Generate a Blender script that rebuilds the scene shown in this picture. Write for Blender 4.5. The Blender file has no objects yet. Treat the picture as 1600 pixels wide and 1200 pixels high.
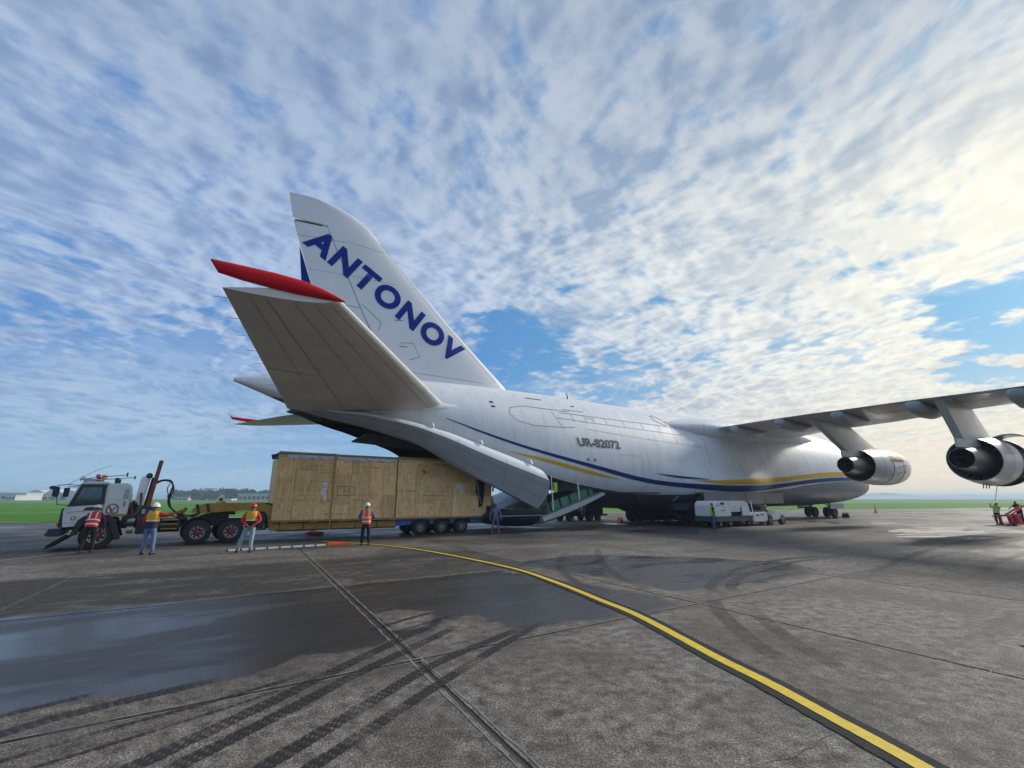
import bpy, bmesh, math, random
from mathutils import Vector, Matrix
R = math.radians; PI = math.pi
random.seed(7)
S = bpy.context.scene; COL = S.collection

# ------------------------------------------------------------------ camera, light, exposure
CAM_H = 2.05
cd = bpy.data.cameras.new('camera'); cam = bpy.data.objects.new('camera', cd); COL.objects.link(cam)
cam.location = (0, 0, CAM_H); cam.rotation_euler = (R(90+14.344), 0, 0)
cd.sensor_width = 36; cd.sensor_fit = 'HORIZONTAL'; cd.lens = 15.75; cd.clip_start = .1; cd.clip_end = 30000
S.camera = cam
SUN_AZ, SUN_EL = 61, 27      # azimuth from +Y towards +X
sdir = Vector((math.sin(R(SUN_AZ))*math.cos(R(SUN_EL)), math.cos(R(SUN_AZ))*math.cos(R(SUN_EL)), math.sin(R(SUN_EL))))
sl = bpy.data.lights.new('sun', 'SUN'); sl.energy = 2.3; sl.angle = R(10); sl.color = (1, .93, .82)
so = bpy.data.objects.new('sun', sl); COL.objects.link(so); so.rotation_euler = (-sdir).to_track_quat('-Z', 'Y').to_euler()
so.location = (60, 60, 80)
vs = S.view_settings; vs.view_transform = 'Standard'; vs.look = 'None'; vs.gamma = 1; vs.use_curve_mapping = False
vs.exposure = 0.56

# ------------------------------------------------------------------ node helpers
class NT:
    def __init__(s, nt): s.nt = nt; s.n = nt.nodes; s.l = nt.links
    def new(s, t, **k):
        n = s.n.new(t)
        for a, v in k.items(): setattr(n, a, v)
        return n
    def put(s, sock, v):
        if v is None: return
        if isinstance(v, bpy.types.NodeSocket): s.l.new(v, sock)
        else:
            if sock.type == 'RGBA' and hasattr(v, '__len__') and len(v) == 3: v = (*v, 1)
            sock.default_value = v
    def m(s, op, a, b=None, c=None, clamp=False):
        n = s.new('ShaderNodeMath', operation=op); n.use_clamp = clamp
        s.put(n.inputs[0], a); s.put(n.inputs[1], b); s.put(n.inputs[2], c); return n.outputs[0]
    def vm(s, op, a, b=None, sc=None):
        n = s.new('ShaderNodeVectorMath', operation=op); s.put(n.inputs[0], a); s.put(n.inputs[1], b)
        if sc is not None: s.put(n.inputs['Scale'], sc)
        return n.outputs['Value'] if op in ('DOT_PRODUCT', 'DISTANCE', 'LENGTH') else n.outputs[0]
    def noise(s, vec, scale, detail=4, rough=.55, dist=0):
        n = s.new('ShaderNodeTexNoise'); s.put(n.inputs['Vector'], vec); n.inputs['Scale'].default_value = scale
        n.inputs['Detail'].default_value = detail; n.inputs['Roughness'].default_value = rough; n.inputs['Distortion'].default_value = dist
        return n.outputs[0]
    def rng(s, v, a, b, c=0, d=1, smooth=False):
        n = s.new('ShaderNodeMapRange'); n.interpolation_type = 'SMOOTHSTEP' if smooth else 'LINEAR'
        for i, x in enumerate((v, a, b, c, d)): s.put(n.inputs[i], x)
        return n.outputs[0]
    def mix(s, f, a, b, mode='MIX'):
        n = s.new('ShaderNodeMix', data_type='RGBA', blend_type=mode); s.put(n.inputs[0], f); s.put(n.inputs[6], a); s.put(n.inputs[7], b)
        return n.outputs[2]
    def map(s, vec, loc=(0,0,0), rot=(0,0,0), scale=(1,1,1)):
        n = s.new('ShaderNodeMapping'); s.put(n.inputs[0], vec); n.inputs[1].default_value = loc; n.inputs[2].default_value = rot; n.inputs[3].default_value = scale
        return n.outputs[0]
    def xyz(s, v):
        n = s.new('ShaderNodeSeparateXYZ'); s.put(n.inputs[0], v); return n.outputs
    def cxyz(s, x, y, z=0):
        n = s.new('ShaderNodeCombineXYZ'); s.put(n.inputs[0], x); s.put(n.inputs[1], y); s.put(n.inputs[2], z); return n.outputs[0]

# ------------------------------------------------------------------ sky
def make_world():
    w = bpy.data.worlds.new('World'); S.world = w; w.use_nodes = True
    w.node_tree.nodes.clear(); N = NT(w.node_tree)
    out = N.new('ShaderNodeOutputWorld')
    sky = N.new('ShaderNodeTexSky', sky_type='NISHITA'); sky.sun_disc = False
    sky.sun_elevation = R(SUN_EL); sky.sun_rotation = R(SUN_AZ); sky.air_density = 1.0; sky.dust_density = .6; sky.ozone_density = 2.0
    d = N.vm('NORMALIZE', N.new('ShaderNodeTexCoord').outputs['Generated'])
    x, y, z = N.xyz(d)
    zz = N.m('ADD', N.m('MAXIMUM', z, 0), .13)
    p = N.cxyz(N.m('DIVIDE', x, zz), N.m('DIVIDE', y, zz))
    wn = N.new('ShaderNodeTexNoise'); N.put(wn.inputs['Vector'], p); wn.inputs['Scale'].default_value = .9; wn.inputs['Detail'].default_value = 2
    warp = N.vm('SCALE', N.vm('SUBTRACT', wn.outputs['Color'], (.5, .5, .5)), sc=.35)
    pr = N.map(N.vm('ADD', p, warp), rot=(0, 0, R(-38)), scale=(1.0, .92, 1))
    so_ = (-.022, .013, 0)
    f1 = N.noise(pr, 13, 7, .54); f2 = N.noise(N.vm('ADD', pr, so_), 13, 7, .54)
    m1 = N.noise(pr, 4.6, 5, .52); m2 = N.noise(N.vm('ADD', pr, (-.06, .035, 0)), 4.6, 5, .52)
    big = N.noise(p, .8, 3, .5)
    vo = N.new('ShaderNodeTexVoronoi', feature='SMOOTH_F1'); N.put(vo.inputs['Vector'], N.vm('ADD', pr, N.vm('SCALE', wn.outputs['Color'], sc=.1)))
    vo.inputs['Scale'].default_value = 11; vo.inputs['Smoothness'].default_value = .8
    cell = N.rng(vo.outputs['Distance'], .1, .60, 1, 0, True)
    dens = N.m('ADD', N.m('ADD', N.m('MULTIPLY', f1, .85), N.m('MULTIPLY', m1, .7)), N.m('MULTIPLY', cell, .30))
    dens = N.m('ADD', dens, N.m('MULTIPLY', N.m('SUBTRACT', big, .5), .5))
    wn2 = N.new('ShaderNodeTexNoise'); N.put(wn2.inputs['Vector'], N.map(p, scale=(1, 1.6, 1))); wn2.inputs['Scale'].default_value = 1.8; wn2.inputs['Detail'].default_value = 6; wn2.inputs['Roughness'].default_value = .6
    dw = N.vm('ADD', d, N.vm('SCALE', N.vm('SUBTRACT', wn2.outputs['Color'], (.5, .5, .5)), sc=.42))
    holes = None
    for c, r0, r1, a in HOLES:
        c = Vector(c).normalized(); b = N.m('MULTIPLY', N.rng(N.vm('DISTANCE', dw, tuple(c)), r0, r1, 1, 0, True), a)
        holes = b if holes is None else N.m('ADD', holes, b)
    dens = N.m('SUBTRACT', dens, holes)
    dt = N.vm('DOT_PRODUCT', d, tuple(sdir))
    low = N.m('MULTIPLY', N.rng(z, .10, .34, 1, 0, True), N.rng(dt, .30, .70, .48, .0, True))
    dens = N.m('SUBTRACT', dens, low)
    cov = N.rng(dens, .38, .86, 0, 1, True)
    st = N.noise(N.map(p, rot=(0, 0, R(14)), scale=(.25, 1.0, 1)), 1.3, 6, .58, .35)
    stc = N.m('MULTIPLY', N.rng(st, .36, .58, 0, .9, True), N.rng(z, .44, .14, 0, 1, True))
    hsm = N.m('SUBTRACT', 1, N.m('MULTIPLY', holes, 2.2), clamp=True)
    cov2 = N.m('MAXIMUM', cov, N.m('MULTIPLY', stc, hsm))
    glow = N.m('MULTIPLY', N.rng(dt, .30, .93, 0, 1, True), N.rng(z, .78, .50, .42, 1, True))
    g2 = N.m('POWER', N.rng(dt, .70, 1, 0, 1, False), 2.0)
    relief = N.m('ADD', N.m('MULTIPLY', N.m('SUBTRACT', f1, f2), 1.75), N.m('MULTIPLY', N.m('SUBTRACT', m1, m2), 2.2))
    patch = N.m('ADD', N.rng(N.vm('DISTANCE', N.vm('MULTIPLY', dw, (1, 1, 1.9)), DP1), .02, .30, .75, 0, True), N.m('ADD', N.rng(N.vm('DISTANCE', N.vm('MULTIPLY', dw, (1, 1, 1.6)), DP2), .02, .26, .45, 0, True), N.rng(N.vm('DISTANCE', dw, DP3), .02, .30, .35, 0, True)))
    thick = N.rng(N.m('ADD', N.m('MULTIPLY', m1, .8), N.m('ADD', N.m('MULTIPLY', big, .6), N.m('MULTIPLY', cell, .22))), .62, 1.02, .62, -.42)
    shade = N.m('ADD', N.m('ADD', .40, relief), thick)
    shade = N.m('SUBTRACT', N.rng(shade, -.25, 1.25, 0, 1, True), N.m('MULTIPLY', patch, .55))
    shade = N.m('MAXIMUM', shade, N.m('MULTIPLY', N.rng(f1, .35, .65, 0, .25), N.m('MULTIPLY', patch, 1.5)), clamp=True)
    cl_dark = N.mix(glow, (.155, .235, .395), (.23, .31, .42))
    cl_lit = N.mix(glow, (.315, .395, .53), (.58, .60, .595))
    cl = N.mix(shade, cl_dark, cl_lit)
    cl = N.mix(N.m('MULTIPLY', N.m('MULTIPLY', g2, N.rng(z, .62, .40, .15, 1, True)), .75), cl, (.86, .81, .65), 'MIX')
    cl = N.vm('SCALE', cl, sc=N.rng(z, .45, .80, 1, .80))
    tint = N.mix(1.0, N.vm('SCALE', sky.outputs[0], sc=.08), (.62, 1.0, 1.32), 'MULTIPLY')
    tint = N.mix(.72, tint, N.mix(glow, (.062, .185, .42), (.10, .25, .36)))
    col = N.mix(cov2, tint, cl)
    hz = N.mix(N.rng(dt, .38, .84, 0, 1, True), (.245, .385, .505), (.70, .585, .42))
    hf = N.m('MULTIPLY', N.m('POWER', N.rng(z, 0, .34, 1, 0), 2.2), .94)
    col = N.mix(hf, col, hz)
    bg = N.new('ShaderNodeBackground'); N.put(bg.inputs[0], col); bg.inputs[1].default_value = 1.0
    N.l.new(bg.outputs[0], out.inputs[0])
DP1 = tuple(a*b for a, b in zip(Vector((.80,1,.58)).normalized(), (1, 1, 1.9))); DP2 = tuple(a*b for a, b in zip(Vector((.22,1,.80)).normalized(), (1, 1, 1.6))); DP3 = tuple(Vector((.75,1,1.25)).normalized())
HOLES = [((.02,1,.375),.0,.14,.36),((.13,1,.415),.0,.10,.26),((-.02,1,.42),.0,.08,.2),((-.08,1,.34),.02,.09,.3),((.40,1,.30),.0,.09,.22),((.55,1,.56),.0,.07,.16),((-.02,1,.27),.0,.20,.44),((.13,1,.33),.02,.09,.45),((.21,1,.245),.02,.12,.4),((.30,1,.44),.0,.08,.20),
         ((1.16,1,.37),.0,.12,.46),((1.03,1,.31),.0,.07,.45),((1.30,1,.38),.0,.10,.45),((-1.28,1,.97),.0,.16,.16),((-1.14,1,.50),.02,.16,.2),((-.72,1,.40),.02,.12,.2),((-.30,1,.38),.02,.1,.16)]
make_world()

# ------------------------------------------------------------------ mesh helpers
class MB:
    def __init__(s): s.v = []; s.f = []; s.fm = []; s.m = 0
    def add(s, vs, fs):
        o = len(s.v); s.v += [tuple(q) for q in vs]
        for f in fs: s.f.append([i+o for i in f]); s.fm.append(s.m)
        return s
    def box(s, x0, x1, y0, y1, z0, z1, M=None):
        v = [Vector(q) for q in ((x0,y0,z0),(x1,y0,z0),(x1,y1,z0),(x0,y1,z0),(x0,y0,z1),(x1,y0,z1),(x1,y1,z1),(x0,y1,z1))]
        if M: v = [M @ q for q in v]
        return s.add(v, [(0,3,2,1),(4,5,6,7),(0,1,5,4),(1,2,6,5),(2,3,7,6),(3,0,4,7)])
    def bar(s, a, b, w, h=None):
        a, b = Vector(a), Vector(b); h = h or w; d = b-a
        q = d.to_track_quat('X', 'Z').to_matrix().to_4x4(); q.translation = a
        return s.box(0, d.length, -w/2, w/2, -h/2, h/2, q)
    def tube(s, pts, r, n=8, cap=True, close=False):
        pts = [Vector(p) for p in pts]; rs = r if hasattr(r, '__len__') else [r]*len(pts)
        rings = []; up = Vector((0,0,1)); prev = None
        for i, p in enumerate(pts):
            a = pts[max(0,i-1)]; b = pts[min(len(pts)-1,i+1)]; t = (b-a).normalized()
            if prev is None:
                s1 = t.cross(up); s1 = s1.normalized() if s1.length > .05 else t.cross(Vector((1,0,0))).normalized()
            else:
                s1 = (prev-t*prev.dot(t)).normalized()
            prev = s1; s2 = t.cross(s1)
            rings.append([p+(s1*math.cos(2*PI*k/n)+s2*math.sin(2*PI*k/n))*rs[i] for k in range(n)])
        return s.loft(rings, True, cap)
    def loft(s, rings, closed=True, cap=True):
        n = len(rings[0]); o = len(s.v)
        for r in rings: s.v += [tuple(p) for p in r]
        for i in range(len(rings)-1):
            for k in range(n if closed else n-1):
                k2 = (k+1) % n
                s.f.append([o+i*n+k, o+i*n+k2, o+(i+1)*n+k2, o+(i+1)*n+k]); s.fm.append(s.m)
        if cap and closed:
            s.f.append([o+k for k in range(n)][::-1]); s.fm.append(s.m)
            s.f.append([o+(len(rings)-1)*n+k for k in range(n)]); s.fm.append(s.m)
        return s
    def rev(s, prof, c=(0,0,0), axis='x', n=24, a0=0, a1=2*PI):
        full = abs(a1-a0-2*PI) < 1e-6; rings = []; m = n if full else n+1
        for (t, r) in prof:
            ring = []
            for k in range(m):
                a = a0+(a1-a0)*k/n; q = {'x': (t, r*math.cos(a), r*math.sin(a)), 'y': (r*math.cos(a), t, r*math.sin(a)), 'z': (r*math.cos(a), r*math.sin(a), t)}[axis]
                ring.append((q[0]+c[0], q[1]+c[1], q[2]+c[2]))
            rings.append(ring)
        return s.loft(rings, full, False)
    def prism(s, poly, y0, y1):            # polygon in x,z extruded along y
        n = len(poly); v = [(x, y0, z) for x, z in poly]+[(x, y1, z) for x, z in poly]
        return s.add(v, [list(range(n)), list(range(n, 2*n))[::-1]]+[[k, (k+1) % n, n+(k+1) % n, n+k] for k in range(n)])
    def build(s, name, mat, parent=None, smooth=False, bevel=0, loc=None, fix=True, angle=40):
        me = bpy.data.meshes.new(name); me.from_pydata(s.v, [], s.f)
        for mm in (mat if isinstance(mat, (list, tuple)) else [mat]): me.materials.append(mm)
        for p, k in zip(me.polygons, s.fm): p.material_index = k
        bm = bmesh.new(); bm.from_mesh(me)
        if smooth: bmesh.ops.remove_doubles(bm, verts=bm.verts, dist=1e-5)
        if fix: bmesh.ops.recalc_face_normals(bm, faces=bm.faces)
        if bevel: bmesh.ops.bevel(bm, geom=[e for e in bm.edges if len(e.link_faces) == 2 and e.calc_face_angle(0) > .5], offset=bevel, segments=2, affect='EDGES', clamp_overlap=True)
        bm.to_mesh(me); bm.free()
        if smooth:
            me.polygons.foreach_set('use_smooth', [True]*len(me.polygons))
            me.set_sharp_from_angle(angle=R(angle))
        o = bpy.data.objects.new(name, me); COL.objects.link(o)
        if parent: o.parent = parent
        if loc: o.location = loc
        return o
def tag(o, label=None, cat=None, group=None, kind=None):
    for k, v in (('label', label), ('category', cat), ('group', group), ('kind', kind)):
        if v: o[k] = v
    return o
def empty(name, loc, rz=0, label=None, cat=None, group=None):
    o = bpy.data.objects.new(name, None); COL.objects.link(o); o.location = loc; o.rotation_euler.z = rz
    o.empty_display_size = .3
    return tag(o, label, cat, group)
def kids(o): return [c for c in bpy.data.objects if c.parent == o]
def copy_tree(o, parent=None):
    c = o.copy(); COL.objects.link(c)
    if parent: c.parent = parent
    for k in kids(o): copy_tree(k, c)
    return c

# ------------------------------------------------------------------ materials
MAT = {}
def paint(name, rgb, rough=.5, metal=0, var=.12, scale=3, grime=0, grime_rgb=(.05,.045,.04), bump=0, bscale=40, spec=.5, coat=0, stretch=(1,1,1), sgrime=None):
    m = bpy.data.materials.new(name); m.use_nodes = True; m.node_tree.nodes.clear(); N = NT(m.node_tree)
    out = N.new('ShaderNodeOutputMaterial'); b = N.new('ShaderNodeBsdfPrincipled'); N.l.new(b.outputs[0], out.inputs[0])
    tc = N.map(N.new('ShaderNodeTexCoord').outputs['Object'], scale=stretch)
    n1 = N.noise(tc, scale, 5, .6); f = N.rng(n1, .3, .7, 1-var, 1+var*.6)
    col = N.vm('SCALE', rgb, sc=f)
    if grime:
        g = N.rng(N.noise(N.map(tc, scale=(1,1,.45)), sgrime or scale*.6, 7, .68, .4), .52, .74, 0, grime, True)
        col = N.mix(g, col, grime_rgb)
        N.put(b.inputs['Roughness'], N.m('ADD', rough, N.m('MULTIPLY', g, .3)))
    else: N.put(b.inputs['Roughness'], N.rng(n1, .3, .7, rough*.88, min(1, rough*1.12)))
    N.put(b.inputs['Base Color'], col); b.inputs['Metallic'].default_value = metal
    b.inputs['Specular IOR Level'].default_value = spec; b.inputs['Coat Weight'].default_value = coat; b.inputs['Coat Roughness'].default_value = .15
    if bump:
        bp = N.new('ShaderNodeBump'); bp.inputs['Strength'].default_value = bump; bp.inputs['Distance'].default_value = .01
        N.put(bp.inputs['Height'], N.noise(tc, bscale, 5, .6)); N.l.new(bp.outputs[0], b.inputs['Normal'])
    MAT[name] = m; return m
paint('black_rubber', (.02,.021,.022), .75, var=.3, scale=9, grime=.45, grime_rgb=(.09,.08,.07), bump=.4)
paint('black_metal', (.018,.019,.023), .45, var=.3, scale=4, grime=.35, grime_rgb=(.07,.06,.05))
paint('dark_blue_metal', (.02,.03,.06), .45, var=.3, scale=4, grime=.3, grime_rgb=(.06,.055,.05))
paint('truck_white', (.68,.69,.68), .32, var=.08, scale=2, grime=.35, grime_rgb=(.30,.27,.23), coat=.3)
paint('dark_plastic', (.025,.027,.03), .5, var=.2)
paint('steel', (.42,.42,.42), .4, .7, var=.2, scale=6, grime=.3)
paint('rim_grey', (.33,.30,.28), .5, .1, var=.25, scale=8, grime=.4, grime_rgb=(.10,.07,.05))
paint('hub_red', (.33,.03,.035), .5, var=.3, scale=8, grime=.3)
paint('yellow_steel', (.38,.22,.035), .55, var=.2, scale=2.5, grime=.6, grime_rgb=(.10,.07,.045), sgrime=2.2)
paint('blue_steel', (.02,.12,.36), .5, var=.25, scale=2.5, grime=.45, grime_rgb=(.05,.05,.05))
paint('rust_red', (.22,.07,.05), .7, var=.35, scale=5, grime=.4)
paint('red_paint', (.52,.02,.02), .4, var=.2, scale=4, grime=.25)
paint('orange_plastic', (.85,.12,.02), .45, var=.15)
paint('amber_lens', (.9,.28,.03), .2, var=.1)
paint('red_lens', (.8,.03,.02), .2, var=.1)
paint('white_plastic', (.84,.84,.82), .4, var=.08, grime=.15, grime_rgb=(.4,.37,.33))
paint('green_paint', (.09,.23,.15), .55, var=.2, scale=3, grime=.35, grime_rgb=(.05,.07,.06))
paint('tarp_white', (.50,.54,.60), .35, var=.25, scale=5, bump=.8, bscale=9)
paint('paper_white', (.72,.73,.80), .7, var=.12, scale=20)
paint('strap_yellow', (.42,.27,.06), .7, var=.15)
paint('skin', (.24,.12,.075), .6, var=.1, scale=12)
paint('helmet_white', (.80,.80,.80), .3, var=.05)
paint('helmet_red', (.60,.03,.03), .3, var=.08)
paint('cloth_orange', (.95,.13,.01), .8, var=.15, scale=14, bump=.6)
paint('cloth_red', (.62,.025,.03), .8, var=.2, scale=14, bump=.6)
paint('cloth_yellow', (.80,.42,.03), .8, var=.15, scale=14, bump=.6)
paint('cloth_lime', (.42,.80,.06), .8, var=.15, scale=14, bump=.6)
paint('cloth_navy', (.02,.028,.06), .85, var=.3, scale=14, bump=.6)
paint('cloth_black', (.015,.015,.018), .85, var=.3, scale=14, bump=.6)
paint('cloth_blue', (.06,.13,.34), .85, var=.25, scale=14, bump=.6)
paint('denim', (.12,.21,.36), .9, var=.35, scale=10, bump=.8)
paint('denim_light', (.27,.40,.43), .9, var=.3, scale=10, bump=.8)
paint('cloth_grey_blue', (.13,.21,.30), .9, var=.3, scale=14, bump=.6)
paint('reflective', (.70,.72,.66), .4, var=.1)
paint('shoe_dark', (.03,.027,.025), .6, var=.3)
paint('hair', (.012,.01,.01), .6, var=.3)
paint('olive_cloth', (.14,.15,.05), .85, var=.25)
paint('wheel_dark', (.06,.06,.065), .6, var=.3, scale=8, grime=.4)
paint('lug_pale', (.5,.47,.45), .45, .2, var=.2)
paint('fan_dark', (.016,.017,.024), .5, .3, var=.3)
paint('core_metal', (.17,.165,.17), .38, .6, var=.25, scale=5, grime=.4, grime_rgb=(.04,.04,.05))
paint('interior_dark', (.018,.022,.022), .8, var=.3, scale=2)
paint('letter_blue', (.002,.028,.26), .6, var=.05, spec=.15)
paint('stripe_blue', (.002,.028,.16), .55, var=.08, spec=.2)
paint('stripe_yellow', (.72,.42,.004), .55, var=.06, spec=.2)
paint('letter_black', (.03,.035,.045), .4, var=.1)
paint('seam_grey', (.26,.27,.30), .5, var=.2)
paint('tail_red', (.55,.004,.012), .5, var=.06, spec=.2)
paint('engine_white', (.58,.585,.57), .35, var=.1, scale=1.2, grime=.35, grime_rgb=(.28,.25,.22), sgrime=1.0, coat=.2)
paint('wing_paint', (.60,.57,.55), .42, var=.12, scale=.5, grime=.55, grime_rgb=(.27,.25,.24), sgrime=.6, coat=.2, stretch=(1.8,.35,1))
paint('fin_white', (.74,.765,.79), .36, var=.04, scale=.6, grime=.12, grime_rgb=(.45,.46,.48), sgrime=.5, coat=.15)
paint('stab_paint', (.66,.62,.58), .42, var=.08, scale=.6, grime=.3, grime_rgb=(.38,.34,.31), sgrime=.5)
paint('petal_paint', (.36,.385,.41), .4, var=.12, scale=.8, grime=.35, grime_rgb=(.19,.20,.22), sgrime=.9)
paint('wing_fairing', (.46,.48,.50), .4, var=.12, scale=1.2, grime=.35, grime_rgb=(.18,.18,.18), sgrime=1.2)
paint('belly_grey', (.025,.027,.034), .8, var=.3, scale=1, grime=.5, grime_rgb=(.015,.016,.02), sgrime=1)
paint('flap_grey', (.17,.18,.19), .5, var=.12, scale=1)
paint('gpu_green', (.035,.10,.11), .45, var=.2, scale=3, grime=.3)
paint('concrete_far', (.45,.45,.44), .8, var=.1)
paint('runway_grey', (.20,.21,.20), .8, var=.1)
paint('far_wall', (.62,.62,.60), .7, var=.1, scale=.05)
paint('far_roof', (.50,.54,.58), .5, var=.15, scale=.05)
paint('far_dark', (.06,.08,.11), .6, var=.2, scale=.05)
paint('leaf_dark', (.022,.055,.028), .8, var=.5, scale=.25)
paint('bark', (.10,.08,.06), .9, var=.3)
paint('yellow_line', (.72,.50,.008), .65, var=.16, scale=9, grime=.22, grime_rgb=(.30,.23,.08), sgrime=6, bump=.5, bscale=120)
paint('line_white', (.55,.55,.52), .6, var=.2, scale=5, grime=.6, grime_rgb=(.2,.2,.19), sgrime=2)
paint('line_faded', (.42,.36,.16), .7, var=.2, scale=5, grime=.6, grime_rgb=(.2,.19,.17), sgrime=2)
paint('line_border', (.022,.025,.027), .85, spec=.2, var=.35, scale=6, bump=.5, bscale=90)
paint('sealant', (.04,.036,.033), .6, var=.3, scale=8)
paint('joint_lip', (.22,.195,.17), .8, var=.4, scale=9, grime=.5, grime_rgb=(.10,.09,.08))
paint('nail_dark', (.07,.04,.02), .7, var=.3)
paint('wood_trim', (.33,.20,.085), .7, var=.3, scale=4, stretch=(.4,4,4), bump=.5)
def hull_mat():
    m = bpy.data.materials.new('hull_paint'); m.use_nodes = True; m.node_tree.nodes.clear(); N = NT(m.node_tree)
    out = N.new('ShaderNodeOutputMaterial'); b = N.new('ShaderNodeBsdfPrincipled'); N.l.new(b.outputs[0], out.inputs[0])
    tc = N.new('ShaderNodeTexCoord').outputs['Object']; x, y, z = N.xyz(tc)
    # belly paint line height as a curve over the station
    fc = N.new('ShaderNodeFloatCurve'); c = fc.mapping.curves[0]
    pts = [(0,8.3),(3,7.35),(5,7.05),(8,6.45),(14,4.9),(18,3.45),(21,2.95),(23.5,2.68),(26.4,2.41),(30.5,2.34),(33.8,2.42),(40,2.55),(46,2.9),(50,3.35),(55,3.72),(60,3.92),(69.5,3.95)]
    c.points[0].location = (0, pts[0][1]/10); c.points[1].location = (1, pts[-1][1]/10)
    for a, h in pts[1:-1]: c.points.new(a/69.5, h/10)
    fc.mapping.update(); N.put(fc.inputs[1], N.m('DIVIDE', x, 69.5))
    zb = N.m('MULTIPLY', fc.outputs[0], 10)
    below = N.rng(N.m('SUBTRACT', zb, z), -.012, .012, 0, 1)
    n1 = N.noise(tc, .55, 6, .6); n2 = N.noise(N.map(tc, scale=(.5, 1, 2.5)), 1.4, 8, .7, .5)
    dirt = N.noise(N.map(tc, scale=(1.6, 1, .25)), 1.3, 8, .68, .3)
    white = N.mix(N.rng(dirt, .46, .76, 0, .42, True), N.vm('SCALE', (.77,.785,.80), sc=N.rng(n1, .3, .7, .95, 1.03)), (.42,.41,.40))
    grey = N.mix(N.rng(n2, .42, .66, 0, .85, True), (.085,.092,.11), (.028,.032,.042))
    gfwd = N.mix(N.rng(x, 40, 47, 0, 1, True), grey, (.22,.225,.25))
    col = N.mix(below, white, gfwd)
    fr = N.m('LESS_THAN', N.m('ABSOLUTE', N.m('SUBTRACT', N.m('MODULO', x, 3.05), 1.5)), .014)
    fz = N.m('LESS_THAN', N.m('ABSOLUTE', N.m('SUBTRACT', N.m('MODULO', z, 1.13), .6)), .008)
    fx = N.m('LESS_THAN', N.m('ABSOLUTE', N.m('SUBTRACT', N.m('MODULO', x, 1.525), .76)), .006)
    lf = N.m('MULTIPLY', N.m('MAXIMUM', N.m('MAXIMUM', N.m('MULTIPLY', fr, .5), N.m('MULTIPLY', fz, .28)), N.m('MULTIPLY', fx, .18)), N.rng(n1, .35, .6, .4, 1))
    col = N.mix(lf, col, (.22,.23,.25))
    pt = N.new('ShaderNodeTexWhiteNoise', noise_dimensions='2D'); N.put(pt.inputs['Vector'], N.cxyz(N.m('FLOOR', N.m('DIVIDE', x, 3.05)), N.m('FLOOR', N.m('DIVIDE', z, 1.13))))
    col = N.vm('SCALE', col, sc=N.rng(pt.outputs['Value'], 0, 1, .955, 1.02))
    N.put(b.inputs['Base Color'], col); N.put(b.inputs['Roughness'], N.rng(dirt, .3, .7, .40, .60)); b.inputs['Coat Weight'].default_value = .0; b.inputs['Specular IOR Level'].default_value = .4
    bp = N.new('ShaderNodeBump'); bp.inputs['Strength'].default_value = .25; bp.inputs['Distance'].default_value = .05
    N.put(bp.inputs['Height'], N.noise(N.map(tc, scale=(1,1,1)), .9, 3, .5)); N.l.new(bp.outputs[0], b.inputs['Normal'])
    MAT['hull'] = m
hull_mat()
def wood_mat():
    m = bpy.data.materials.new('plywood'); m.use_nodes = True; m.node_tree.nodes.clear(); N = NT(m.node_tree)
    out = N.new('ShaderNodeOutputMaterial'); b = N.new('ShaderNodeBsdfPrincipled'); N.l.new(b.outputs[0], out.inputs[0])
    rnd = N.new('ShaderNodeObjectInfo').outputs['Random']
    tc = N.vm('ADD', N.new('ShaderNodeTexCoord').outputs['Object'], N.vm('SCALE', (13, 7, 29), sc=rnd))
    g = N.noise(N.map(tc, scale=(5, 5, .6)), 2.2, 8, .65, 1.2); blot = N.noise(tc, 1.3, 4, .6)
    col = N.mix(N.rng(g, .35, .65), (.66,.385,.145), (.95,.67,.35))
    col = N.mix(N.rng(blot, .5, .75, 0, .45, True), col, (.55,.31,.11))
    col = N.vm('SCALE', col, sc=N.rng(rnd, 0, 1, .80, 1.10))
    N.put(b.inputs['Base Color'], col); b.inputs['Roughness'].default_value = .72
    bp = N.new('ShaderNodeBump'); bp.inputs['Strength'].default_value = .3; bp.inputs['Distance'].default_value = .01
    N.put(bp.inputs['Height'], g); N.l.new(bp.outputs[0], b.inputs['Normal'])
    MAT['plywood'] = m
wood_mat()
def glass_mat(name, tint, f):
    m = bpy.data.materials.new(name); m.use_nodes = True; m.node_tree.nodes.clear(); N = NT(m.node_tree)
    out = N.new('ShaderNodeOutputMaterial'); g = N.new('ShaderNodeBsdfGlossy'); g.inputs['Roughness'].default_value = .04; g.inputs[0].default_value = (.8,.9,1,1)
    t = N.new('ShaderNodeBsdfTransparent'); t.inputs[0].default_value = (*tint, 1); mx = N.new('ShaderNodeMixShader'); mx.inputs[0].default_value = f
    N.l.new(t.outputs[0], mx.inputs[1]); N.l.new(g.outputs[0], mx.inputs[2]); N.l.new(mx.outputs[0], out.inputs[0]); MAT[name] = m
glass_mat('cab_glass', (.30,.36,.38), .10)
glass_mat('dark_glass', (.05,.06,.08), .25)
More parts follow.
